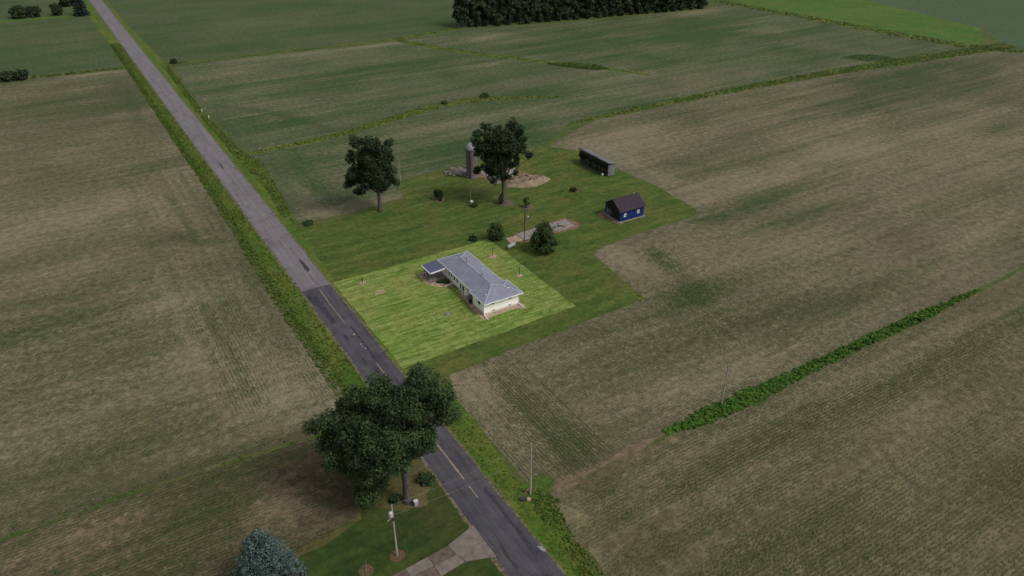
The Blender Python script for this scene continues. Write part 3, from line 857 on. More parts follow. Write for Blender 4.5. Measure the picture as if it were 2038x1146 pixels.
# covered porch at the far end
m = MB(); m.add([(60.55, 133.4, 2.62), (64.2, 133.4, 2.92), (64.2, 137.7, 2.92), (60.55, 137.7, 2.62), (60.55, 133.4, 2.74), (64.2, 133.4, 3.04), (64.2, 137.7, 3.04), (60.55, 137.7, 2.74)],
               [(0, 3, 2, 1), (4, 5, 6, 7), (0, 1, 5, 4), (1, 2, 6, 5), (2, 3, 7, 6), (3, 0, 4, 7)])
m.build('porch_roof', M['porch_roof'], H)
m = MB(); m.box(60.46, 60.55, 133.3, 137.8, 2.5, 2.78)
m.add([(60.46, 133.3, 2.50), (64.2, 133.3, 2.80), (64.2, 133.39, 2.80), (60.46, 133.39, 2.50), (60.46, 133.3, 2.77), (64.2, 133.3, 3.07), (64.2, 133.39, 3.07), (60.46, 133.39, 2.77)],
      [(0, 3, 2, 1), (4, 5, 6, 7), (0, 1, 5, 4), (1, 2, 6, 5), (2, 3, 7, 6), (3, 0, 4, 7)])
m.build('porch_fascia', M['white_trim'], H)
for (x, y, lean) in ((60.9, 137.3, 0), (60.9, 133.7, .5), (62.6, 133.8, -.4), (60.9, 135.5, 0)):
    m = MB(); m.tube([(x + lean, y, .05), (x, y, 2.62)], .06, 6); m.build('porch_post', M['dark_metal'], H)
m = MB(); m.prism([(60.5, 133.6), (65.2, 133.2), (65.2, 138.2), (60.6, 138.6)], .0, .10); m.build('porch_floor', M['slab'], H)
# vents and stack
for (x, y, z, h, r, mt) in ((68.05, 123.6, 4.66, .55, .09, 'dark_metal'), (68.1, 130.3, 4.68, 1.5, .06, 'dark_metal'), (65.6, 117.4, 3.72, .3, .12, 'white_trim'), (70.8, 117.3, 3.9, .3, .12, 'white_trim'), (70.9, 117.6, 3.9, .55, .08, 'dark_metal'), (70.2, 127, 3.95, .35, .07, 'white_trim')):
    m = MB(); m.tube([(x, y, z - .15), (x, y, z + h)], r, 8); m.build('roof_vent', M[mt], rf)
m = MB(); m.tube([(67.5, 130.3, 6.0), (68.7, 130.3, 6.0)], .025, 5); m.tube([(67.7, 130.0, 5.75), (67.7, 130.6, 5.75)], .025, 5); m.build('antenna', M['dark_metal'], rf)
# downspouts and extensions
for pts in (((64.72, 130.9, 2.9), (64.72, 130.9, .35), (62.7, 130.7, .10)), ((64.2, 116.0, 3.0), (64.2, 115.95, .4), (64.05, 114.0, .10)), ((72.65, 115.95, 3.0), (72.65, 115.92, .4), (72.9, 114.3, .10)), ((64.7, 127.6, 2.9), (64.7, 127.6, .3), (64.0, 127.7, .1))):
    m = MB(); m.tube(pts, .085, 6); m.build('downspout', M['white_trim'], H)
sheet('dirt_bed', [(63.3, 114.6), (66, 114.8), (70, 115.1), (73.4, 114.2), (73.6, 116.4), (72.7, 116.4), (64.5, 116.4), (64.3, 121.2), (65.3, 121.2), (65.2, 128), (64.2, 128), (63.6, 121), (63.2, 117)], .021, M['pale_dirt'],
      'pale bare dirt strip around the near end of the house', 'dirt', 1.2, .6, .22, 63)
sheet('dirt_bed', [(60.2, 139.4), (59.6, 135), (60.6, 132.4), (62.2, 130.9), (65.3, 130.2), (65.3, 139)], .021, M['pale_dirt'], 'pale bare dirt around the covered porch of the house', 'dirt', 1.2, .6, .25, 64)

# ------------------------------------------------------------------ blue shed
S = thing('blue_shed', (120, 139.4, 0), 'small blue shed with dark brown gable roof at the lawn edge', 'shed')
x0, x1, y0, y1 = 116.1, 123.8, 136.3, 142.7
SE, SR, yc = 3.2, 5.25, 139.5
m = MB(); m.box(x0 - .5, x1 + .4, y0 - .45, y1 + .3, -.05, .16); m.build('foundation', M['slab'], S)
m = MB(); m.box(x0, x1, y0, y0 + .15, .16, SE); m.build('front_wall', M['blue_siding'], S)
m = MB(); m.box(x0, x1, y1 - .15, y1, .16, SE); m.build('back_wall', M['blue_siding'], S)
nb = 16
for i in range(nb):                      # gable boards, uneven
    a, b = y0 + .16 + i * (y1 - y0 - .32) / nb, y0 + .16 + (i + 1) * (y1 - y0 - .32) / nb - .03
    top = lambda y: SE + (SR - SE) * (1 - abs(y - yc) / (yc - y0)) - .08
    e = .02 * ((i * 7) % 3)
    m = MB(); m.add([(x0 + e, a, .16), (x0 + e, b, .16), (x0 + e, b, top(b)), (x0 + e, a, top(a)), (x0 + .1, a, .16), (x0 + .1, b, .16), (x0 + .1, b, top(b)), (x0 + .1, a, top(a))],
                    [(0, 3, 2, 1), (4, 5, 6, 7), (0, 1, 5, 4), (1, 2, 6, 5), (2, 3, 7, 6), (3, 0, 4, 7)])
    m.build('gable_board', M['weathered'], S)
m = MB(); m.add([(x1, y0 + .15, .16), (x1, y1 - .15, .16), (x1, y1 - .15, SE - .05), (x1, yc, SR - .1), (x1, y0 + .15, SE - .05), (x1 - .1, y0 + .15, .16), (x1 - .1, y1 - .15, .16), (x1 - .1, y1 - .15, SE - .05), (x1 - .1, yc, SR - .1), (x1 - .1, y0 + .15, SE - .05)],
                [(0, 1, 2, 3, 4), (9, 8, 7, 6, 5), (0, 5, 6, 1), (1, 6, 7, 2), (2, 7, 8, 3), (3, 8, 9, 4), (4, 9, 5, 0)])
m.build('end_wall', M['blue_siding'], S)
m = MB(); m.box(x0 - .09, x0 - .02, 140.4, 142.3, .18, 2.1); d = m.build('door', M['grey_door'], S)
m = MB(); m.box(x0 - .14, x0 - .09, 140.6, 140.7, 1.0, 1.15); m.build('handle', M['dark_metal'], d)
m = MB()
for s in (-1, 1):
    ye = yc + s * (yc - y0 + .45)
    ze = SE - (.45) * (SR - SE) / (yc - y0)
    xa, xb = x0 - .45, x1 + .4
    t = .13
    m.add([(xa, ye, ze), (xb, ye, ze), (xb, yc + s * .002, SR), (xa, yc + s * .002, SR), (xa, ye, ze + t), (xb, ye, ze + t), (xb, yc + s * .002, SR + t), (xa, yc + s * .002, SR + t)],
          [(0, 3, 2, 1), (4, 5, 6, 7), (0, 1, 5, 4), (1, 2, 6, 5), (2, 3, 7, 6), (3, 0, 4, 7)])
rs = m.build('roof', M['brown_shingle'], S)
m = MB(); m.tube([(x0 - .45, yc, SR + .13), (x1 + .4, yc, SR + .13)], .07, 6); m.build('ridge_cap', M['brown_shingle'], rs)
m = MB(); m.tube([(x1 - 1.1, yc, SR + .1), (x1 - 1.1, yc, SR + .42)], .11, 8); m.build('vent', M['pale_metal'], rs)
m = MB(); m.add([(x1 + .42, yc, SR - .1), (x1 + .42, yc - 3.6, SE - .42), (x1 + .42, yc - 3.6, SE - .22), (x1 + .42, yc, SR + .16), (x1 + .48, yc, SR - .1), (x1 + .48, yc - 3.6, SE - .42), (x1 + .48, yc - 3.6, SE - .22), (x1 + .48, yc, SR + .16)],
                [(0, 1, 2, 3), (7, 6, 5, 4), (0, 4, 5, 1), (1, 5, 6, 2), (2, 6, 7, 3), (3, 7, 4, 0)])
m.build('barge_board', M['pale_board'], rs)
for xx in (117.25, 121.6):
    f = hwin(xx, xx + .62, y0, 0, 1.35, 2.15, S, '-y')
    m = MB(); m.box(xx + .06, xx + .56, y0 - .062, y0 - .032, 1.41, 2.09); m.build('screen', M['pale_metal'], f)
    m = MB(); m.box(xx + .24, xx + .40, y0 - .07, y0 - .063, 1.62, 1.86); m.build('latch', M['dark_metal'], f)
sheet('dirt_patch', [(113.6, 142.6), (114.6, 139), (115.2, 135.4), (116.4, 134.9), (116.4, 143.2), (114.6, 143.6)], .020, M['dirt'], 'brown dirt along the dark gable of the blue shed', 'dirt', 1.2, .6, .3, 65)

# ------------------------------------------------------------------ corn crib
K = thing('corn_crib', (133.7, 169.5, 0), 'long narrow grey roofed crib with dark ivy hanging down its side', 'shed')
cx0, cx1, cy0, cy1 = 132.4, 134.8, 162.6, 176.2
m = MB(); m.add([(cx0 - .35, cy0 - .3, 4.15), (cx1 + .35, cy0 - .3, 3.55), (cx1 + .35, cy1 + .3, 3.55), (cx0 - .35, cy1 + .3, 4.15), (cx0 - .35, cy0 - .3, 4.25), (cx1 + .35, cy0 - .3, 3.65), (cx1 + .35, cy1 + .3, 3.65), (cx0 - .35, cy1 + .3, 4.25)],
                [(0, 3, 2, 1), (4, 5, 6, 7), (0, 1, 5, 4), (1, 2, 6, 5), (2, 3, 7, 6), (3, 0, 4, 7)])
m.build('roof', M['tin_roof'], K)
m = MB(); m.box(cx0, cx1, cy0 - .05, cy0, .1, 3.5); m.build('end_wall', M['crib_end'], K)
m = MB(); m.box(cx0, cx1, cy1, cy1 + .05, .1, 3.5); m.build('end_wall', M['crib_end'], K)
m = MB(); m.box(cx1 - .05, cx1, cy0 + .02, cy1 - .02, .1, 3.5); m.build('back_wall', M['crib_board'], K)
for i in range(6):
    y = cy0 + .1 + i * (cy1 - cy0 - .2) / 5
    m = MB(); m.box(cx0 - .06, cx0 + .08, y - .07, y + .07, -.05, 4.1); m.build('post', M['crib_board'], K)
rr = random.Random(4)
for i in range(24):
    y = cy0 + .35 + i * .55
    if i in (3, 9, 15): continue
    m = MB(); m.box(cx0 - .02, cx0 + .03, y, y + .16 + .12 * rr.random(), .1 + .4 * rr.random(), 2.3)
    m.build('slat', M['pale_board' if rr.random() < .4 else 'crib_board'], K)
for z in (2.5, 3.2, 3.8):
    m = MB(); m.box(cx0 - .04, cx0 + .02, cy0 + .02, cy1 - .02, z, z + .45); m.build('rail', M['crib_board'], K)


def leafcloud(name, mat, parent, lobes, per, size, seed, flat=1.0, shell=.55):
    """foliage: many small leaf faces spread through lumpy clusters; lobes (x,y,z,r) world"""
    r = np.random.default_rng(seed)
    P, Nn, Sz = [], [], []
    for lx, ly, lz, lr in lobes:
        n = max(6, int(per * lr * lr))
        d = r.normal(size=(n, 3))
        d /= np.linalg.norm(d, axis=1)[:, None]
        rad = lr * (shell + (1.12 - shell) * r.random(n) ** .7)
        p = d * rad[:, None]
        p[:, 2] *= flat
        P.append(p + (lx, ly, lz))
        nn = d + r.normal(size=(n, 3)) * .55 + (0, 0, .35)
        Nn.append(nn / np.linalg.norm(nn, axis=1)[:, None])
        Sz.append(size * (.6 + .8 * r.random(n)))
    P, Nn, Sz = np.concatenate(P), np.concatenate(Nn), np.concatenate(Sz)
    n = len(P)
    u = np.cross(Nn, r.normal(size=(n, 3)))
    u /= np.linalg.norm(u, axis=1)[:, None]
    v = np.cross(Nn, u)
    h = Sz[:, None] * .5
    V = np.stack([P - u * h, P + v * h * .75, P + u * h * 1.1, P - v * h * .75], 1).reshape(-1, 3)
    V[:, 2] = np.maximum(V[:, 2], .03)
    off = root_loc(parent)
    V -= np.array(off)
    me = bpy.data.meshes.new(name)
    me.vertices.add(4 * n); me.loops.add(4 * n); me.polygons.add(n)
    me.vertices.foreach_set('co', V.astype(np.float32).ravel())
    me.loops.foreach_set('vertex_index', np.arange(4 * n, dtype=np.int32))
    me.polygons.foreach_set('loop_start', np.arange(0, 4 * n, 4, dtype=np.int32))
    me.materials.append(mat)
    me.update(calc_edges=True)
    o = bpy.data.objects.new(name, me)
    COL.objects.link(o)
    o.parent = parent
    return o


def sublobes(lobes, k, fr, seed, keep=True):
    r = np.random.default_rng(seed)
    out = []
    for x, y, z, q in lobes:
        if keep:
            out.append((x, y, z, q * .72))
        n = max(3, int(k * q ** 1.3))
        for _ in range(n):
            d = r.normal(size=3); d /= np.linalg.norm(d)
            if d[2] < -.3: d[2] *= .4
            s = fr * (.6 + .8 * r.random()) * (q ** .45)
            out.append((x + d[0] * q * .82, y + d[1] * q * .82, max(z + d[2] * q * .82, s * .6), s))
    return out


lob = []
rr = random.Random(8)
for i in range(80):
    y = cy0 + .6 + rr.random() * (cy1 - cy0 - .3)
    z = 4.0 - 1.7 * rr.random() ** 1.3 * (1.25 if y > 172 else .9)
    lob.append((cx0 - .35 - .2 * rr.random(), y, z, .38 + .25 * rr.random()))
for i in range(6):
    lob.append((cx0 - .3 + rr.random() * .8, cy1 + .1 + .2 * rr.random(), 4.2 - 2 * rr.random(), .5))
leafcloud('ivy', M['ivy'], K, lob, 130, .26, 21)
m = MB(); m.lathe((131.6, 164.1, 0), [(.28, .02), (.32, .3), (.30, .62), (.26, .66)], 12)
tag(m.build('bucket', M['white_trim']), 'white bucket standing in front of the ivy covered crib', 'bucket')
m = MB(); rr = random.Random(3)
for i in range(14):
    a = (131.2 + rr.random(), 163.5 + rr.random() * 9, .08 + .2 * rr.random())
    m.tube([a, (a[0] + rr.uniform(-.5, .5), a[1] + rr.uniform(-1.6, 1.6), .1 + .4 * rr.random())], .06, 5)
tag(m.build('scrap_pile', M['pale_board']), 'low pile of scrap boards along the ivy covered crib', 'scrap pile', kind='stuff')

# ------------------------------------------------------------------ silo and rubble
sc_ = (98.6, 183.4, 0)
Z = thing('silo', sc_, 'grey concrete stave silo with metal dome behind the tall tree', 'silo')
m = MB(); m.lathe(sc_, [(1.95, -.05), (1.95, .5), (1.66, .52), (1.66, 8.5), (1.62, 8.52)], 28); m.build('shell', M['silo_stave'], Z)
for i in range(11):
    z = .9 + i * .72
    m = MB(); m.lathe(sc_, [(1.66, z), (1.70, z + .01), (1.70, z + .05), (1.66, z + .06)], 28); m.build('hoop', M['dark_metal'], Z)
m = MB(); m.lathe(sc_, [(1.80, 8.45), (1.80, 8.6), (1.7, 9.0), (1.45, 9.5), (1.05, 9.95), (.5, 10.25), (.08, 10.35)], 28); m.build('dome', M['silo_dome'], Z, True)
a = math.atan2(-183.6, -99.2) - .25
px, py = sc_[0] + 1.9 * math.cos(a), sc_[1] + 1.9 * math.sin(a)
m = MB(); m.tube([(px, py, 0), (px, py, 8.6)], .2, 8); m.build('chute', M['dark_metal'], Z)
m = MB(); rr = random.Random(12)
for i in range(170):
    x, y = 96.5 + rr.gauss(0, 1.5), 188.3 + rr.gauss(0, 1.6)
    m.rock((x, y, .15 + .25 * rr.random()), .15 + .3 * rr.random(), .15 + .3 * rr.random(), .15 + .25 * rr.random(), rr, 6)
tag(m.build('rubble_heap', M['pale_rubble']), 'heap of pale broken stones left of the silo', 'rubble heap', kind='stuff')
cf = thing('barn_floor', (105, 181, 0), 'broken pale concrete barn floor beside the silo', 'slab')
for i, pl in enumerate(([(101.4, 177.6), (104.2, 177.2), (104.8, 180.8), (101.8, 181.4)], [(104.4, 177.1), (107.6, 177), (108.6, 181.2), (104.9, 180.7)], [(107.8, 177.2), (111.2, 177.8), (112.4, 182.4), (108.8, 181.2)],
                        [(102, 181.6), (104.8, 181), (105.4, 185), (102.2, 185.4)], [(105, 180.9), (108.6, 181.4), (109.4, 185.8), (105.6, 185)], [(100.4, 174.9), (103, 174.6), (103.4, 176.9), (101, 177.2)])):
    m = MB(); m.prism(pl, .0, .10 + .05 * ((i * 5) % 3)); m.build('slab_piece', M['pale_rubble'], cf)
sheet('dirt_patch', [(94.5, 190.5), (96, 185.5), (101, 181), (100.4, 176.6), (104, 174.4), (110, 174), (114, 177), (112, 184), (104, 187), (99, 190.6)], .018, M['dirt'], 'bare brown ground around the silo and broken floor', 'dirt', 1.6, .9, .5, 66)
PD = [(103.2, 171.4), (106.5, 168.6), (110.2, 167.4), (114, 168), (117.4, 169.8), (116.8, 173.4), (112.6, 177), (108, 176.4), (104.6, 174.6)]
xs = np.linspace(102.5, 118, 56); ys = np.linspace(166.5, 178, 44)
GX, GY = np.meshgrid(xs, ys, indexing='ij')
ins = inside(PD, GX.ravel(), GY.ravel()).reshape(GX.shape)
dd = np.full(GX.shape, 9.0)
for i in range(len(PD)):
    ax, ay = PD[i]; bx, by = PD[(i + 1) % len(PD)]
    t = np.clip(((GX - ax) * (bx - ax) + (GY - ay) * (by - ay)) / ((bx - ax) ** 2 + (by - ay) ** 2), 0, 1)
    dd = np.minimum(dd, np.hypot(GX - ax - t * (bx - ax), GY - ay - t * (by - ay)))
HZ = np.where(ins, np.minimum(dd * .35, .8) * (.4 + 1.1 * fbm(GX * .7, GY * .7, 3)) + .03, -.12)
m = MB()
n1, n2 = GX.shape
m.add([(GX[i, j], GY[i, j], HZ[i, j]) for i in range(n1) for j in range(n2)],
      [(i * n2 + j, (i + 1) * n2 + j, (i + 1) * n2 + j + 1, i * n2 + j + 1) for i in range(n1 - 1) for j in range(n2 - 1)])
dm = m.build('dirt_mound', simple('mound_dirt', (.26, .205, .145), (.15, .105, .075), .8, .95, bump=.6), None, True)
tag(dm, 'low spread dirt mound right of the tall tree by the silo', 'dirt mound')
bp = MB(); rr = random.Random(2)
for i in range(60):
    t = i / 60
    cxp, cyp = 104.5 + t * 11.5, 172.2 - .6 * math.sin(t * 5) + (2.6 if i % 2 else 0) - t * 1.2
    a = (cxp + rr.gauss(0, .3), cyp + rr.gauss(0, .3), .75 + .2 * rr.random())
    bp.tube([a, (a[0] + rr.uniform(-1.3, 1.3), a[1] + rr.uniform(-.7, .7), .7 + .3 * rr.random())], .05 + .04 * rr.random(), 4)
tag(bp.build('brush_pile', M['dark_bark']), 'dark sticks and brush strewn over the dirt mound', 'brush pile', kind='stuff')

# ------------------------------------------------------------------ trees
RV = Vector((math.cos(R(YAW)), -math.sin(R(YAW)), 0))
DV = Vector((math.sin(R(YAW)), math.cos(R(YAW)), 0))
BIG = [(3.6, 23.0, 2.4), (6.6, 20.5, 1.9), (6.4, 16.5, 2.1), (3.9, 18.9, 3.1), (1.2, 20.5, 2.4), (-2.6, 21.0, 2.2), (-5.1, 19.4, 2.1), (-7.1, 17.7, 2.1), (-9.5, 15.9, 2.1), (-12.1, 14.0, 1.3), (-10.5, 12.1, 2.1), (-8.9, 9.8, 2.4),
       (-9.3, 6.9, 2.0), (-5.1, 14.7, 3.9), (-1.0, 15.4, 3.5), (-0.2, 13.0, 3.2), (2.6, 13.5, 2.5), (-3.9, 11.3, 3.2), (-1.3, 10.6, 2.3), (-5.4, 7.3, 2.9), (-6.1, 3.9, 2.2), (-6.6, 1.5, 1.4), (-4.1, 3.1, 1.5), (-3.3, 5.7, 1.8), (3.6, 11.8, 1.8)]
OAK1 = [(-0.1, 20.8, 1.1), (3.0, 19.9, 1.1), (-3.7, 18.8, 1.7), (0.1, 18.3, 2.3), (3.2, 17.2, 1.5), (-6.1, 15.1, 1.5), (4.2, 15.1, 1.0), (-2.6, 15.5, 2.8), (0.9, 14.6, 2.6), (-8.0, 10.5, 1.0), (-5.4, 11.6, 2.3), (-1.5, 11.2, 3.1),
        (3.1, 11.6, 1.8), (4.5, 8.6, 1.0), (-7.3, 7.9, 1.6), (-5.6, 6.3, 1.4), (-2.6, 8.6, 2.1), (0.7, 8.2, 2.0), (2.9, 8.9, 1.7)]
OAK2 = [(-4.4, 21.2, 1.3), (-1.3, 20.5, 1.2), (2.7, 21.2, 1.7), (4.5, 19.9, 1.4), (5.6, 18.3, 0.7), (-6.1, 19.4, 1.3), (-3.7, 18.7, 2.1), (0.4, 18.6, 2.3), (3.1, 18.2, 2.1), (-7.2, 17.2, 1.2), (-5.4, 16.4, 2.0), (-1.1, 16.1, 2.9),
        (2.5, 15.9, 2.2), (5.2, 15.9, 1.3), (6.9, 14.2, 0.9), (5.1, 14.6, 0.9), (-6.9, 14.2, 1.1), (-3.8, 13.2, 2.2), (-0.5, 13.0, 2.4), (-7.0, 10.3, 1.2), (-4.9, 10.6, 1.6), (-1.8, 10.3, 1.9), (-2.2, 7.6, 1.3), (-2.8, 6.4, 0.8),
        (2.9, 9.6, 0.7), (-0.1, 8.0, 1.1), (3.1, 11.8, 0.8)]


def big_tree(name, base, lobes, fork, tr, depth, mat, per, size, seed, label, k=3.0, fr=.85, cat='tree', qs=.97):
    T = thing(name, (base[0], base[1], 0), label, cat)
    r = random.Random(seed)
    b = Vector((base[0], base[1], 0))
    W = []
    for (lr, lz, q) in lobes:
        reach = max(.0, 1 - abs(lr) / 14)
        d = r.uniform(-1, 1) * depth * reach
        p = b + RV * lr + DV * d
        q *= qs
        W.append((p.x, p.y, max(lz - (.75 * d if d > 0 else .35 * d), q * .8), q))
        if q > 1.9 and depth > 2:                      # fill the crown's depth
            d2 = (-1 if d > 0 else 1) * depth * reach * r.uniform(.5, 1)
            p = b + RV * (lr * .85) + DV * d2
            W.append((p.x, p.y, max(lz - (.8 * d2 if d2 > 0 else .3 * d2) - r.uniform(0, 1.0), q * .8), q * .9))
    for (lr, lz, q) in lobes:                            # inner foliage between the outer clumps and the stem
        if lz > fork + 2:
            p = b + RV * lr * .55 + DV * r.uniform(-.4, .4) * depth
            W.append((p.x, p.y, lz * .86, q * .8))
    sub = sublobes(W, k, fr, seed)
    leafcloud('crown', mat, T, sub, per, size, seed)
    m = MB()
    f = b + Vector((0, 0, fork))
    m.tube([b + Vector((0, 0, -.1)), b + Vector((0, 0, .5)), b + Vector((0.05, 0, fork * .5)), f, f + Vector((-.2, .1, fork * .35))], [tr * 1.55, tr * 1.1, tr * .95, tr * .85, tr * .6], 10)
    tk = m.build('trunk', M['bark'], T, True)
    for i, (x, y, z, q) in enumerate(W):
        if z < fork + 1.0 or i % 2 or i > len(lobes): continue
        e = Vector((x, y, z))
        mid = f.lerp(e, .5) + Vector((0, 0, -.06 * (e - f).length)) + Vector((r.uniform(-.5, .5), r.uniform(-.5, .5), 0))
        m = MB(); m.tube([f - Vector((0, 0, .5 * r.random() * 2)), mid, e], [tr * .45, tr * .26, .05], 7)
        m.build('limb', M['bark'], tk, True)
    return T


t = big_tree('shade_tree', (29.2, 77.5), BIG, 7.5, .62, 5.5, M['leaf'], 150, .32, 1, 'huge dark leafy tree overhanging the road in the foreground', 3.4, .74, qs=.90)
m = MB(); m.tube([(29.2, 77.5, 6.0), (27.9, 78.0, 6.6), (26.6, 78.5, 6.1), (25.6, 79, 4.8)], [.16, .13, .1, .05], 6); m.build('limb', M['pole_wood'], t.children[1], True)
big_tree('shade_tree', (66.2, 175.2), OAK1, 6.0, .50, 4.5, M['leaf_dark'], 120, .42, 2, 'tall dark tree with bare trunk at the tan field edge', 2.4, .8)
big_tree('shade_tree', (96.9, 162.7), OAK2, 6.5, .55, 4.5, M['leaf_dark'], 120, .42, 3, 'tall dark spreading tree in front of the silo', 2.2, .78)


def bush(name, x, y, rad, h, mat, per, size, seed, label, cat='bush', trunk=.12, group=None, flat=None):
    T = thing(name, (x, y, 0), label, cat, group)
    r = np.random.default_rng(seed)
    lob = []
    for i in range(int(22 + rad * 7)):
        a, u = r.random() * 6.28, r.random()
        zz = .10 + .84 * r.random()
        rr_ = rad * math.sqrt(max(.08, 1 - ((zz - .45) / .58) ** 2)) * u ** .35 * .74
        q = rad * (.24 + .14 * r.random())
        lob.append((x + rr_ * math.cos(a), y + rr_ * math.sin(a), min(zz * h, h - q), q))
    leafcloud('foliage', mat, T, sublobes(lob, 3.5, .36 * max(.45, rad ** .4), seed), per, size, seed)
    m = MB(); m.tube([(x, y, -.05), (x, y, h * .55)], [trunk, trunk * .5], 6); m.build('stem', M['dark_bark'], T)
    return T


bush('round_tree', 90.4, 133.2, 3.5, 7.0, M['leaf_mid'], 120, .36, 11, 'dense round bush tree behind the house plot corner', 'tree', .2)
bush('shrub', 83.9, 144.9, 2.15, 4.5, M['leaf_mid'], 130, .32, 12, 'dark upright shrub at the left end of the long slab', 'shrub')
bush('shrub', 82.7, 173.6, 1.45, 3.0, M['leaf_dark'], 150, .28, 13, 'small dark round shrub between the two tall trees', 'shrub')
bush('shrub', 88.9, 164.6, 1.2, .95, M['leaf_mid'], 150, .25, 14, 'low green shrub at the foot of the slender lawn pole', 'shrub')
bush('sapling', 100.6, 156.9, .95, 3.0, M['leaf_mid'], 130, .26, 15, 'small sapling in a mulch ring right of the silo tree', 'sapling', trunk=.06)
bush('shrub', 95.7, 162.2, .75, 2.8, M['ivy'], 170, .25, 16, 'narrow dark evergreen against the trunk of the silo tree', 'shrub')
bush('shrub', 117.7, 159.2, 1.1, 1.0, M['ivy'], 150, .25, 17, 'dark brush clump in the lawn between crib and slab', 'shrub')
for i, (x, y, rd, h, lb) in enumerate(((62.4, 133.0, .6, .9, 'dark low shrub nearest the porch corner of the house'), (63.2, 132.5, .65, 1.0, 'dark low shrub in the middle of the porch bed'), (63.9, 132.0, .6, .95, 'dark low shrub against the house wall beside the porch'),
                                       (64.2, 121.9, .45, .8, 'small dark shrub by the recessed house entry'))):
    bush('shrub', x, y, rd, h, M['leaf_mid'], 170, .2, 30 + i, lb, 'shrub', .04)
bush('shrub', 33.3, 79.6, 1.5, 1.3, M['leaf'], 110, .3, 38, 'scrubby bush right of the big foreground trunk', 'shrub', .05)
bush('shrub', 27.5, 78.5, .9, .9, M['leaf'], 110, .3, 39, 'small bush left of the big foreground trunk', 'shrub', .05)
bush('shrub', 72.9, 118.2, .4, .6, M['leaf_mid'], 150, .2, 40, 'tiny green shrub at the far side of the near house end', 'shrub', .04)
bush('shrub', 79.0, 147.2, 1.1, 1.2, M['leaf_dark'], 150, .25, 41, 'low dark shrub just outside the far corner of the plot', 'shrub', .05)


def ring(x, y, r0, mat, label, seed):
    pl = [(x + r0 * math.cos(a), y + r0 * math.sin(a)) for a in np.linspace(0, 6.28, 15)[:-1]]
    return sheet('mulch_ring', pl, .022, mat, label, 'mulch ring', 1.0, .6, .12, seed)


ring(97.2, 162.2, 2.2, M['concrete_brown'], 'pale ring of bare ground around the silo tree trunk', 71)
ring(100.7, 156.6, 1.4, M['concrete_brown'], 'bare ring around the small sapling', 72)
ring(23.7, 69.0, 1.1, M['mulch'], 'brown mulch ring around the transformer pole', 73)
ring(19.1, 68.9, 1.1, M['mulch'], 'brown mulch ring with a thin stick near the driveway', 74)
ring(47.9, 141.9, .8, M['pale_dirt'], 'pale ring around the short post on the plot', 75)
ring(78.8, 137.4, .9, M['pale_dirt'], 'bare ring under the far clothesline post', 76)
ring(79.4, 126.4, .7, M['pale_dirt'], 'bare ring under the near clothesline post', 77)
ring(82.9, 173.2, 1.5, M['dirt'], 'brown bare ring under the small round shrub', 78)
ring(117.9, 159.0, 1.4, M['mulch'], 'dark ashy ring under the brush clump', 79)
m = MB(); m.tube([(19.1, 68.9, 0), (19.3, 69.2, 1.6)], [.05, .02], 5); tag(m.build('stick', M['pole_wood']), 'thin bare stick standing in a mulch ring near the driveway', 'stick')


def spruce(name, x, y, h, rad, mat, seed, label, size=.35, lev=16, per=16, zmin=.3, cat='tree', group=None, power=.75):
    T = thing(name, (x, y, 0), label, cat, group)
    r = np.random.default_rng(seed)
    lob = []
    for i in range(lev):
        f = i / (lev - 1)
        z = zmin + (h - zmin - .3) * f
        q = rad * (1 - f) ** power * (.9 + .2 * r.random()) + .12
        n = max(3, int(per * (1 - f) + 3))
        for k in range(n):
            a = 6.283 * (k + r.random() * .8) / n
            for s in (.35, .65, .95):
                lob.append((x + q * s * math.cos(a), y + q * s * math.sin(a), z - .22 * q * s + .1 * r.normal(), .16 + .30 * rad / 3.5 * (1.1 - .5 * s)))
    leafcloud('crown', mat, T, lob, 95, size, seed, .75, .5)
    m = MB(); m.tube([(x, y, -.05), (x, y, h * .92)], [rad * .09, .03], 7); m.build('trunk', M['dark_bark'], T)
    return T


spruce('spruce', 7.2, 73.2, 10.5, 4.8, M['spruce_blue'], 51, 'blue green spruce at the bottom edge of the picture', .26, 22, 20, power=.52)
spruce('spruce', 26.2, 505, 16, 4.2, M['spruce_dark'], 52, 'dark pointed spruce beside the far end of the road', .9, 12, 9)

# windbreak: a few crowns shared by many trees
protos = []
for s in range(5):
    r = np.random.default_rng(200 + s)
    T = thing('windbreak_tree', (0, 0, 0), 'dark tree in the dense far windbreak', 'tree', 'trees of the far windbreak')
    hh = 16 + 4 * r.random()
    lob = []
    for i in range(30):
        z = hh * (.14 + .80 * r.random())
        q = (5.2 if s % 2 else 4.2) * (1 - abs(z / hh - .5) * 1.1) * np.sqrt(r.random())
        a = r.random() * 6.28
        lob.append((q * math.cos(a), q * math.sin(a), z, 1.2 + 1.3 * r.random()))
    leafcloud('crown', M['leaf_far'], T, sublobes(lob, 1.5, .85, 300 + s), 30, .95, 300 + s)
    m = MB(); m.tube([(0, 0, -.1), (0, 0, hh * .6)], [.35, .12], 7); m.build('trunk', M['dark_bark'], T)
    protos.append(T)
spots = []
r = np.random.default_rng(77)
n = 27
for i in range(n):
    t = i / (n - 1)
    x = 198 + (338 - 198) * t
    y = 367.5 + (342.5 - 367.5) * t ** .8
    spots.append((x + r.normal() * .8, y + r.normal() * .8, .80 + .35 * r.random()))
for i in range(20):
    t = (i + .5) / 20
    x = 207 + (350 - 207) * t
    y = 374 + (351 - 374) * t
    spots.append((x + r.normal() * 1.5, y + 2 * r.random(), .9 + .35 * r.random()))
spots[0] = (193.5, 367.0, .92)
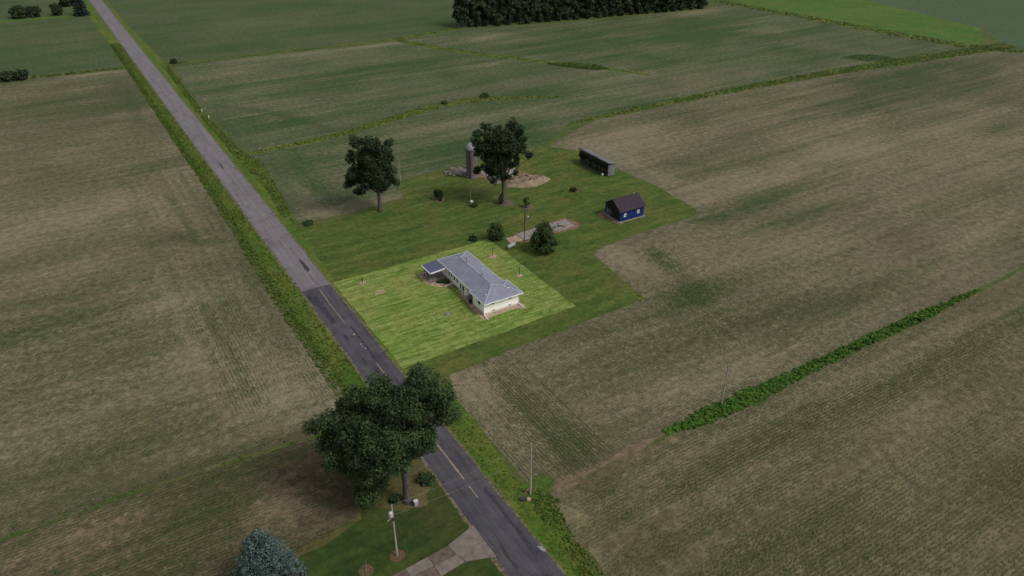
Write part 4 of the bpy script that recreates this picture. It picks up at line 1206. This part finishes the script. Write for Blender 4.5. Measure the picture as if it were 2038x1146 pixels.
for i, (x, y, s) in enumerate(spots):
    o = protos[i] if i < 5 else copy_tree(protos[int(r.integers(0, 5))])
    o.location = (x, y, 0)
    o.rotation_euler = (0, 0, r.random() * 6.28)
    o.scale = (s, s, s * (.92 + .16 * r.random()))
    if i == 0:
        o['label'] = 'leftmost tree of the far windbreak, standing a little apart'
    elif i < n:
        o['label'] = 'dark tree in the front row of the far windbreak'
    else:
        o['label'] = 'dark tree in the back row of the far windbreak'
for i in range(26):
    t = i / 25
    x, y = 195 + 140 * t, 364.6 + (338.5 - 364.6) * t ** .8
    tb = bush('understory_shrub', x + r.normal(), y + .4 * r.normal(), 1.5 + .8 * r.random(), 2.2 + 2.5 * r.random(), M['leaf_far'], 30, .75, 400 + i, 'low shrub along the foot of the far windbreak', 'shrub', .1, 'shrubs at the foot of the windbreak')
bush('shrub', -4, 515, 4.6, 6, M['leaf_far'], 30, .9, 501, 'leftmost dark bush on the grass strip at the upper left', 'shrub')
bush('shrub', 3.4, 514.5, 4.0, 5.2, M['leaf_far'], 30, .9, 502, 'second dark bush from the left on the far grass strip', 'shrub')
bush('shrub', 14.6, 512, 3.4, 6, M['leaf_far'], 30, .9, 503, 'loose bush between the bush pair and the far spruce', 'shrub')
bush('shrub', 22, 540, 5, 8, M['leaf_far'], 30, .9, 504, 'dark tree behind the far roadside spruce', 'tree')
for i, (x, y, rd, lb) in enumerate(((-19, 372.5, 3.4, 'leftmost low shrub on the upper left ditch'), (-13.8, 372, 3.0, 'middle low shrub on the upper left ditch'), (-8.6, 371.5, 2.8, 'rightmost low shrub on the upper left ditch'))):
    bush('shrub', x, y, rd, 3.6, M['leaf_far'], 40, .7, 510 + i, lb, 'shrub')
bush('shrub', 49.8, 366.0, 1.6, 2, M['leaf_far'], 40, .6, 520, 'small dark bush by the far culvert on the right verge', 'shrub')
for i, (x, y, rd, h, lb) in enumerate(((141, 250.5, 1.7, 1.5, 'larger of two dark bushes on the curving swale'), (124, 250.8, 1.1, 1.2, 'smaller of two dark bushes on the curving swale'), (47.3, 177.3, 1.3, .8, 'dark weeds in the corner of lawn and road verge'))):
    bush('shrub', x, y, rd, h, M['leaf_mid'], 60, .5, 530 + i, lb, 'shrub')

# ------------------------------------------------------------------ poles, wires, small things
def utility_pole(x, y, h, label, arm=True, transformer=False, lean=0.0, rad=.15, name='utility_pole', armdir=(0, 1)):
    T = thing(name, (x, y, 0), label, 'pole')
    m = MB(); m.tube([(x, y, -.1), (x + lean, y, h)], [rad, rad * .68], 9); m.build('pole', M['pole_wood'], T)
    if arm:
        m = MB(); a = .75
        m.tube([(x + lean - armdir[0] * a, y - armdir[1] * a, h - .55), (x + lean + armdir[0] * a, y + armdir[1] * a, h - .55)], .06, 5)
        ar = m.build('crossarm', M['pole_wood'], T)
        for s in (-.7, .7):
            m = MB(); m.lathe((x + lean + armdir[0] * s, y + armdir[1] * s, h - .5), [(.04, 0), (.07, .06), (.04, .14)], 8); m.build('insulator', M['grey_metal'], ar)
    m = MB(); m.lathe((x + lean, y, h), [(.05, 0), (.08, .08), (.04, .2)], 8); m.build('insulator', M['grey_metal'], T)
    if transformer:
        m = MB(); m.lathe((x - .34, y - .22, h - 1.6), [(.2, 0), (.27, .05), (.28, .75), (.2, .85), (.06, .95)], 14); tr = m.build('transformer', M['pale_metal'], T)
        m = MB(); m.tube([(x, y, h - 1.2), (x - .3, y - .2, h - 1.2)], .05, 5); m.build('bracket', M['dark_metal'], tr)
        m = MB(); m.box(x - .2, x + .25, y - .32, y - .12, h - 2.5, h - 2.05); m.build('meter_box', M['dark_metal'], T)
        m = MB(); m.tube([(x, y, h - 1.9), (x - .9, y - .3, h - 2.1)], .035, 5); m.build('lamp_arm', M['pale_metal'], T)
    return T


utility_pole(23.7, 69.0, 9.6, 'wooden pole with grey transformer beside the concrete driveway', False, True)
utility_pole(45.5, 69.0, 10.0, 'plain wooden pole on the right road verge', False)
utility_pole(85.3, 69.3, 8.6, 'weathered wooden pole in the weedy strip between right fields', True)
utility_pole(78.4, 189.2, 8.2, 'slim wooden pole at the lawn edge right of the lone tree', False, rad=.11)
T = utility_pole(89.5, 140.3, 9.2, 'dark yard light pole beside the long slab', False, rad=.10)
m = MB(); m.tube([(89.5, 140.3, 6.6), (90.1, 140.0, 6.7)], .04, 5); ar = m.build('lamp_arm', M['dark_metal'], T)
m = MB(); m.lathe((90.2, 140.0, 6.45), [(.2, 0), (.22, .1), (.1, .3)], 10); m.build('lamp', M['pale_metal'], ar)
m = MB(); m.box(89.35, 89.65, 140.1, 140.25, 5.6, 6.1); m.build('meter_box', M['dark_metal'], T)
for c in T.children:
    if c.name.startswith('pole'): c.data.materials[0] = M['dark_bark']
T = utility_pole(88.8, 166.3, 6.4, 'very slender pole behind the low lawn shrub', False, rad=.06)
m = MB(); m.lathe((88.8, 165.9, .3), [(.1, 0), (.12, .6), (.45, .75), (.42, .85)], 10); tag(m.build('birdbath', M['white_trim']), 'small white birdbath behind the low lawn shrub', 'birdbath')


def wire(p, q, sag, label, rad=.018):
    m = MB()
    pts = []
    for i in range(25):
        t = i / 24
        v = Vector(p).lerp(Vector(q), t)
        v.z -= sag * 4 * t * (1 - t)
        pts.append(v)
    m.tube(pts, rad, 4)
    return tag(m.build('power_line', M['wire']), label, 'wire', 'overhead power lines')


wire((23.7, 69, 9.75), (45.5, 69, 10.15), .5, 'upper overhead wire crossing the road')
wire((23.7, 69, 7.9), (45.5, 69, 7.8), .5, 'lower overhead wire crossing the road')
wire((45.5, 69, 10.15), (85.3, 69.3, 8.75), .9, 'overhead wire from the verge pole to the weedy strip pole')
wire((78.4, 189.2, 8.3), (89.5, 140.3, 9.3), .8, 'thin wire over the lawn to the yard light pole', .012)

T = thing('utility_box', (29.9, 76.0, 0), 'pale green utility box beside the big foreground trunk', 'utility box')
m = MB(); m.box(29.6, 30.15, 75.8, 76.2, .0, .85); m.build('cabinet', M['tank'], T)
m = MB(); m.add([(29.56, 75.74, .85), (30.19, 75.74, .85), (30.19, 76.26, .95), (29.56, 76.26, .95), (29.56, 75.74, .9), (30.19, 75.74, .9), (30.19, 76.26, 1.0), (29.56, 76.26, 1.0)],
                [(0, 3, 2, 1), (4, 5, 6, 7), (0, 1, 5, 4), (1, 2, 6, 5), (2, 3, 7, 6), (3, 0, 4, 7)]); m.build('lid', M['pale_metal'], T)
T = thing('culvert', (44.4, 68.3, 0), 'culvert end with a pale block beside the verge pole', 'culvert')
m = MB(); m.tube([(43.6, 68.9, .3), (44.1, 68.5, .28)], .33, 12); m.build('pipe', M['dark_metal'], T)
m = MB(); rr = random.Random(6); m.rock((44.6, 68.15, .12), .42, .3, .4, rr, 8); m.build('block', M['pale_dirt'], T)
m = MB()
for i in range(22):
    m.rock((45.4 + rr.gauss(0, 1.1), 69.5 + rr.gauss(0, .5), .05), .1 + .16 * rr.random(), .1 + .16 * rr.random(), .14, rr, 5)
tag(m.build('loose_stones', M['dirt']), 'loose brown stones scattered around the verge pole foot', 'stones', kind='stuff')

# propane tank
T = thing('propane_tank', (84.8, 138.8, 0), 'pale grey propane tank on legs behind the plot', 'tank')
prof = [(.03, -1.35), (.25, -1.3), (.42, -1.15), (.48, -.95), (.48, .95), (.42, 1.15), (.25, 1.3), (.03, 1.35)]
m = MB()
vs, fs, n = [], [], 16
for rd, s in prof:
    for k in range(n):
        a_ = 6.28318 * k / n
        vs.append((84.8 + s * .97 + rd * 0, 138.8 + s * .22 + rd * math.cos(a_), .75 + rd * math.sin(a_)))
for i in range(len(prof) - 1):
    for k in range(n):
        fs.append((i * n + k, (i + 1) * n + k, (i + 1) * n + (k + 1) % n, i * n + (k + 1) % n))
m.add(vs, fs); m.build('vessel', M['tank'], T, True)
m = MB(); m.lathe((84.8, 138.8, 1.2), [(.2, 0), (.2, .18), (.1, .26)], 12); m.build('valve_dome', M['tank'], T)
for s in (-.85, .85):
    m = MB(); m.box(84.8 + s - .08, 84.8 + s + .08, 138.8 + s * .22 - .35, 138.8 + s * .22 + .35, 0, .45); m.build('leg', M['slab'], T)


def clothes_post(x, y, label):
    T = thing('clothesline_post', (x, y, 0), label, 'post', 'clothesline posts')
    m = MB(); m.tube([(x, y, 0), (x, y, 2.2)], .06, 7); m.build('upright', M['dark_metal'], T)
    m = MB(); m.tube([(x - .75, y, 2.1), (x + .75, y, 2.1)], .05, 6); m.build('crossbar', M['dark_metal'], T)


clothes_post(78.8, 137.5, 'dark T shaped clothesline post nearest the propane tank')
clothes_post(79.4, 126.5, 'dark T shaped clothesline post beside the near end of the house')
for s, lb in ((-.6, 'thin clothesline wire on the house side'), (.6, 'thin clothesline wire on the side away from the house')):
    m = MB(); m.tube([(78.8 + s, 137.5, 2.12), (79.1 + s, 132, 2.0), (79.4 + s, 126.5, 2.12)], .006, 3)
    tag(m.build('clothesline', M['wire']), lb, 'wire')
m = MB(); m.tube([(47.9, 142, 0), (47.9, 142, 1.1)], .1, 8); m.lathe((47.9, 142, 1.1), [(.16, 0), (.16, .12), (.02, .2)], 8)
tag(m.build('short_post', M['dark_bark']), 'short dark post with cap at the roadside corner of the plot', 'post')
T = thing('old_steps', (49.7, 136.2, 0), 'two sunken pale concrete strips in the plot lawn', 'slab')
for y in (136.6, 135.7):
    m = MB(); rr = random.Random(int(y * 10))
    m.prism([(48.3, y - .18), (49.4, y - .26), (50.7, y - .2), (50.9, y + .12), (49.6, y + .2), (48.2, y + .12)], 0, .06); m.build('strip', M['pale_dirt'], T)
m = MB(); rr = random.Random(15)
m.rock((57.9, 120.3, .05), .62, .5, .22, rr, 12); m.rock((57.85, 120.4, .15), .3, .3, .3, rr, 9)
tag(m.build('pale_mound', M['pale_rubble']), 'small pale sandy mound in the middle of the plot lawn', 'mound')
for x, y, lb in ((44.6, 287, 'thin white marker post on the far right verge'), (45.0, 278, 'thin white marker post, second along the far right verge')):
    m = MB(); m.tube([(x, y, 0), (x, y, 1.3)], .07, 6); m.box(x - .16, x + .16, y - .05, y - .02, .95, 1.3); tag(m.build('marker_post', M['white_trim']), lb, 'marker post', 'verge marker posts')

# ------------------------------------------------------------------ scattered small plants (geometry nodes, one object each)
def clump_group(name, quads, mat):
    g = bpy.data.node_groups.new(name, 'GeometryNodeTree')
    g.interface.new_socket('Geometry', in_out='INPUT', socket_type='NodeSocketGeometry')
    g.interface.new_socket('Geometry', in_out='OUTPUT', socket_type='NodeSocketGeometry')
    gi, go = g.nodes.new('NodeGroupInput'), g.nodes.new('NodeGroupOutput')
    jn = g.nodes.new('GeometryNodeJoinGeometry')
    for (sx, sy, tx, ty, tz, rx, ry, rz) in quads:
        gr = g.nodes.new('GeometryNodeMeshGrid')
        gr.inputs['Size X'].default_value = sx
        gr.inputs['Size Y'].default_value = sy
        gr.inputs['Vertices X'].default_value = 2
        gr.inputs['Vertices Y'].default_value = 2
        tr = g.nodes.new('GeometryNodeTransform')
        tr.inputs['Translation'].default_value = (tx, ty, tz)
        tr.inputs['Rotation'].default_value = (rx, ry, rz)
        g.links.new(gr.outputs['Mesh'], tr.inputs['Geometry'])
        g.links.new(tr.outputs[0], jn.inputs[0])
    sm = g.nodes.new('GeometryNodeSetMaterial')
    sm.inputs['Material'].default_value = mat
    g.links.new(jn.outputs[0], sm.inputs['Geometry'])
    ip = g.nodes.new('GeometryNodeInstanceOnPoints')
    g.links.new(gi.outputs[0], ip.inputs['Points'])
    g.links.new(sm.outputs[0], ip.inputs['Instance'])

    def at(nm):
        a = g.nodes.new('GeometryNodeInputNamedAttribute')
        a.data_type = 'FLOAT'
        a.inputs['Name'].default_value = nm
        return a.outputs[0]
    cx = g.nodes.new('ShaderNodeCombineXYZ')
    g.links.new(at('rz'), cx.inputs[2])
    g.links.new(cx.outputs[0], ip.inputs['Rotation'])
    cs = g.nodes.new('ShaderNodeCombineXYZ')
    s, h = at('scl'), at('hgt')
    g.links.new(at('len'), cs.inputs[0]); g.links.new(s, cs.inputs[1]); g.links.new(h, cs.inputs[2])
    g.links.new(cs.outputs[0], ip.inputs['Scale'])
    g.links.new(ip.outputs[0], go.inputs[0])
    return g


def scatter(name, group, x, y, rz, scl, hgt, ln, label, cat, z=.02):
    me = bpy.data.meshes.new(name)
    n = len(x)
    me.vertices.add(n)
    me.vertices.foreach_set('co', np.column_stack([x, y, np.full(n, z)]).astype(np.float32).ravel())
    for k, v in (('rz', rz), ('scl', scl), ('hgt', hgt), ('len', ln)):
        a = me.attributes.new(k, 'FLOAT', 'POINT')
        a.data.foreach_set('value', np.broadcast_to(v, (n,)).astype(np.float32))
    o = bpy.data.objects.new(name, me)
    COL.objects.link(o)
    md = o.modifiers.new('scatter', 'NODES')
    md.node_group = group
    return tag(o, label, cat, kind='stuff')


rr = random.Random(44)
row_quads = []
for i in range(6):
    row_quads.append((.09 + .08 * rr.random(), .08 + .06 * rr.random(), -.23 + .46 * (i + .5) / 6 + rr.uniform(-.05, .05), rr.uniform(-.07, .07), .03 + .07 * rr.random(), rr.uniform(-.7, .7), rr.uniform(-.6, .6), rr.uniform(0, 3.1)))
G_CROP = clump_group('crop_row', row_quads, M['crop'])
G_CROPD = clump_group('crop_row_dark', row_quads, M['crop_dark'])
blades = []
for i in range(9):
    a = rr.uniform(0, 6.28)
    blades.append((.10 + .12 * rr.random(), .5 + .3 * rr.random(), .22 * math.cos(a) * rr.random(), .22 * math.sin(a) * rr.random(), .2, rr.uniform(.5, 1.2), rr.uniform(-.4, .4), a))
G_TUFT = clump_group('grass_tuft', blades, M['grass_blade'])
leaves = []
for i in range(13):
    a = rr.uniform(0, 6.28); q = .42 * math.sqrt(rr.random())
    leaves.append((.24 + .2 * rr.random(), .22 + .16 * rr.random(), q * math.cos(a), q * math.sin(a), .12 + .6 * rr.random() * (1.1 - q), rr.uniform(-.8, .8), rr.uniform(-.8, .8), a))
G_WEED = clump_group('weed_clump', leaves, M['weed_leaf'])
G_BANK = clump_group('bank_clump', leaves, M['bank_leaf'])


def crop_rows(poly, key, group, label, spacing=.62, seed=5, hole=None):
    rf = rowy_fn(key)
    rg = np.random.default_rng(seed)
    xs_, ys_ = [p[0] for p in poly], [p[1] for p in poly]
    X, Y, RZ = [], [], []
    bx0, bx1, by0, by1 = max(min(xs_), -45), min(max(xs_), 300), max(min(ys_), 15), min(max(ys_), 300)
    for mode in (0, 1):
        if mode == 0:
            gx, gy = np.meshgrid(np.arange(bx0, bx1, .46), np.arange(by0, by1, spacing))
        else:
            gx, gy = np.meshgrid(np.arange(bx0, bx1, spacing), np.arange(by0, by1, .46))
        gx, gy = gx.ravel(), gy.ravel()
        k = (rf(gx, gy) > .5) == bool(mode)
        gx, gy = gx[k], gy[k]
        # keep what the picture can show, with a margin
        d = gx * math.sin(R(YAW)) + gy * math.cos(R(YAW))
        q = gx * math.cos(R(YAW)) - gy * math.sin(R(YAW))
        k = (d > 58) & (np.abs(q) < d * .70 + 42) & (rg.random(gx.shape) < near(gx, gy) ** .6)
        gx, gy = gx[k], gy[k]
        k = inside(poly, gx, gy)
        gx, gy = gx[k], gy[k]
        X.append(gx); Y.append(gy); RZ.append(np.full(gx.shape, math.pi / 2 * mode))
    X, Y, RZ = np.concatenate(X), np.concatenate(Y), np.concatenate(RZ)
    wob = (fbm(X * .03, Y * .03, 41) - .5) * .3
    c, s = cover(key, X, Y, rf(X, Y))
    k = rg.random(X.shape) < np.clip(c * 1.1 + .38, .10, 1)
    X, Y, RZ, c, wob = X[k], Y[k], RZ[k], c[k], wob[k]
    sc = np.clip(.55 + c * 1.1, .4, 1.9) * (.75 + .5 * rg.random(X.shape))
    ln = .8 + .5 * rg.random(X.shape)
    X = X + rg.normal(size=X.shape) * .07
    Y = Y + rg.normal(size=Y.shape) * .07
    RZ = RZ + math.pi * (rg.random(X.shape) < .5) + rg.normal(size=X.shape) * .06
    return scatter('crop_rows', group, X + wob * np.sin(RZ), Y + wob * np.cos(RZ), RZ, sc, sc * .9, ln, label, 'crops')


o1 = crop_rows(F_LEFT, 'left', G_CROP, 'rows of small green seedlings in the left roadside field')
o2 = crop_rows(F_LOWER, 'lower', G_CROPD, 'rows of darker seedlings in the field left of the big tree')
o3 = crop_rows(F_RIGHT, 'right', G_CROP, 'rows of seedlings in the tan field right of the farmstead')
o4 = crop_rows(F_OLIVE, 'olive', G_CROP, 'rows of seedlings in the olive field at the lower right')
o5 = crop_rows(F_NORTH, 'north', G_CROP, 'rows of seedlings in the field behind the farmstead')


def strew(poly, dens, group, seed, smin, smax, label, cat, ymax=420, zfac=1.0, clumpy=.0, name='tall_grass'):
    rg = np.random.default_rng(seed)
    xs_, ys_ = [p[0] for p in poly], [min(p[1], ymax) for p in poly]
    a = (max(xs_) - min(xs_)) * (max(ys_) - min(ys_))
    n = int(a * dens)
    x = min(xs_) + (max(xs_) - min(xs_)) * rg.random(n)
    y = min(ys_) + (max(ys_) - min(ys_)) * rg.random(n)
    k = inside(poly, x, y)
    if clumpy:
        k &= rg.random(n) < np.clip((fbm(x * .35, y * .35, seed, 3) - .5 + (1 - clumpy)) * 2.2, 0, 1)
    x, y = x[k], y[k]
    s = smin + (smax - smin) * rg.random(x.shape) * (.4 + 1.2 * fbm(x * .2, y * .2, seed + 1))
    return scatter(name, group, x, y, rg.random(x.shape) * 6.28, s, s * zfac, s, label, cat)


strew([(30.6, 97), (34.6, 97), (34.6, 420), (30.8, 420), (30.6, 204), (29.6, 140)], 4.0, G_TUFT, 61, .2, .6, 'tufts of tall grass along the left road verge', 'grass', clumpy=.45)
strew([(28.9, 100), (31.4, 100), (31.2, 125), (30.9, 140), (32.0, 204), (31.8, 420), (30.2, 420), (29.8, 204), (28.6, 140)], 7.0, G_BANK, 62, .18, .6, 'dark leafy weeds where the left verge meets the field', 'weeds', zfac=.9, clumpy=.35, name='verge_weeds')
strew([(41.9, 30), (45.2, 52), (46.2, 60), (47.5, 66.5), (45, 74), (46.3, 86), (46.3, 96), (43.2, 101), (42.2, 101)], 3.0, G_TUFT, 63, .15, .45, 'tufts of grass on the lower right road verge', 'grass', clumpy=.5)
strew([(44.0, 45), (45.8, 50), (46.6, 60), (48.4, 66), (47.0, 69.6), (44.4, 67), (44.4, 60), (43.6, 52)], 8.0, G_BANK, 64, .18, .5, 'dark weeds along the lower right road edge and pole', 'weeds', clumpy=.3, name='verge_weeds')
strew([(44.3, 180), (46.2, 190), (47.6, 205), (49.5, 229), (46.4, 240), (45.2, 290), (46.8, 364), (44.4, 364), (43, 290), (43.4, 240), (44.4, 205), (43, 186)], 4.0, G_TUFT, 65, .25, .75, 'yellowish tall grass on the far right verge', 'grass', clumpy=.4)
strew([p for p in b_st if p[0] < 170], 8.0, G_WEED, 66, .10, .85, 'leafy bright green weeds filling the strip between right fields', 'weeds', zfac=.8, clumpy=.6, name='strip_weeds')
strew(b_di, 3.0, G_BANK, 67, .25, .7, 'weeds on the long ditch bank behind the tan field', 'weeds', zfac=.7, clumpy=.35, name='ditch_weeds')
strew(b_sw, 3.0, G_TUFT, 68, .3, .8, 'tall yellowish grass in the curving swale', 'grass', zfac=.8, clumpy=.4)
strew(b_gw, 1.6, G_BANK, 69, .25, .7, 'weeds along the grass waterway', 'weeds', zfac=.6, clumpy=.5, name='ditch_weeds')
strew(b_wp, 3.0, G_BANK, 70, .4, .9, 'dark sedge clumps in the waterway hollow', 'weeds', zfac=.8, name='sedge')
strew(b_po, 1.0, G_BANK, 71, .3, .8, 'dark sedge clumps in the weedy hollow by the far ditch', 'weeds', zfac=.8, name='sedge')
strew(b_md, .9, G_BANK, 72, .4, 1.0, 'weeds on the ditch bank beside the meadow', 'weeds', zfac=.7, clumpy=.4, name='ditch_weeds')
strew(b_nd, 1.2, G_BANK, 73, .3, .8, 'weeds in the ditch between road and windbreak', 'weeds', zfac=.7, clumpy=.3, name='ditch_weeds')
strew(b_ld, 1.4, G_BANK, 74, .4, .9, 'weeds in the ditch at the upper left', 'weeds', zfac=.9, clumpy=.2, name='ditch_weeds')
strew([(-3, 100.2), (21, 97.8), (28, 97.2), (30, 100), (21, 100.6), (-3, 102.2), (-40, 103), (-40, 101)], .8, G_BANK, 75, .15, .4, 'sparse weeds along the bare line between the two left fields', 'weeds', clumpy=.5, name='field_edge_weeds')
strew([(23.5, 80), (26, 80), (29.5, 95), (28, 96.5), (24, 87)], 2.5, G_BANK, 76, .5, 1.2, 'scrubby weeds under the left side of the big foreground tree', 'weeds', clumpy=.3, name='yard_weeds')
strew(LAWN, .10, G_TUFT, 77, .25, .55, 'scattered taller grass tufts in the farmstead lawn', 'grass', zfac=.4, clumpy=.5)
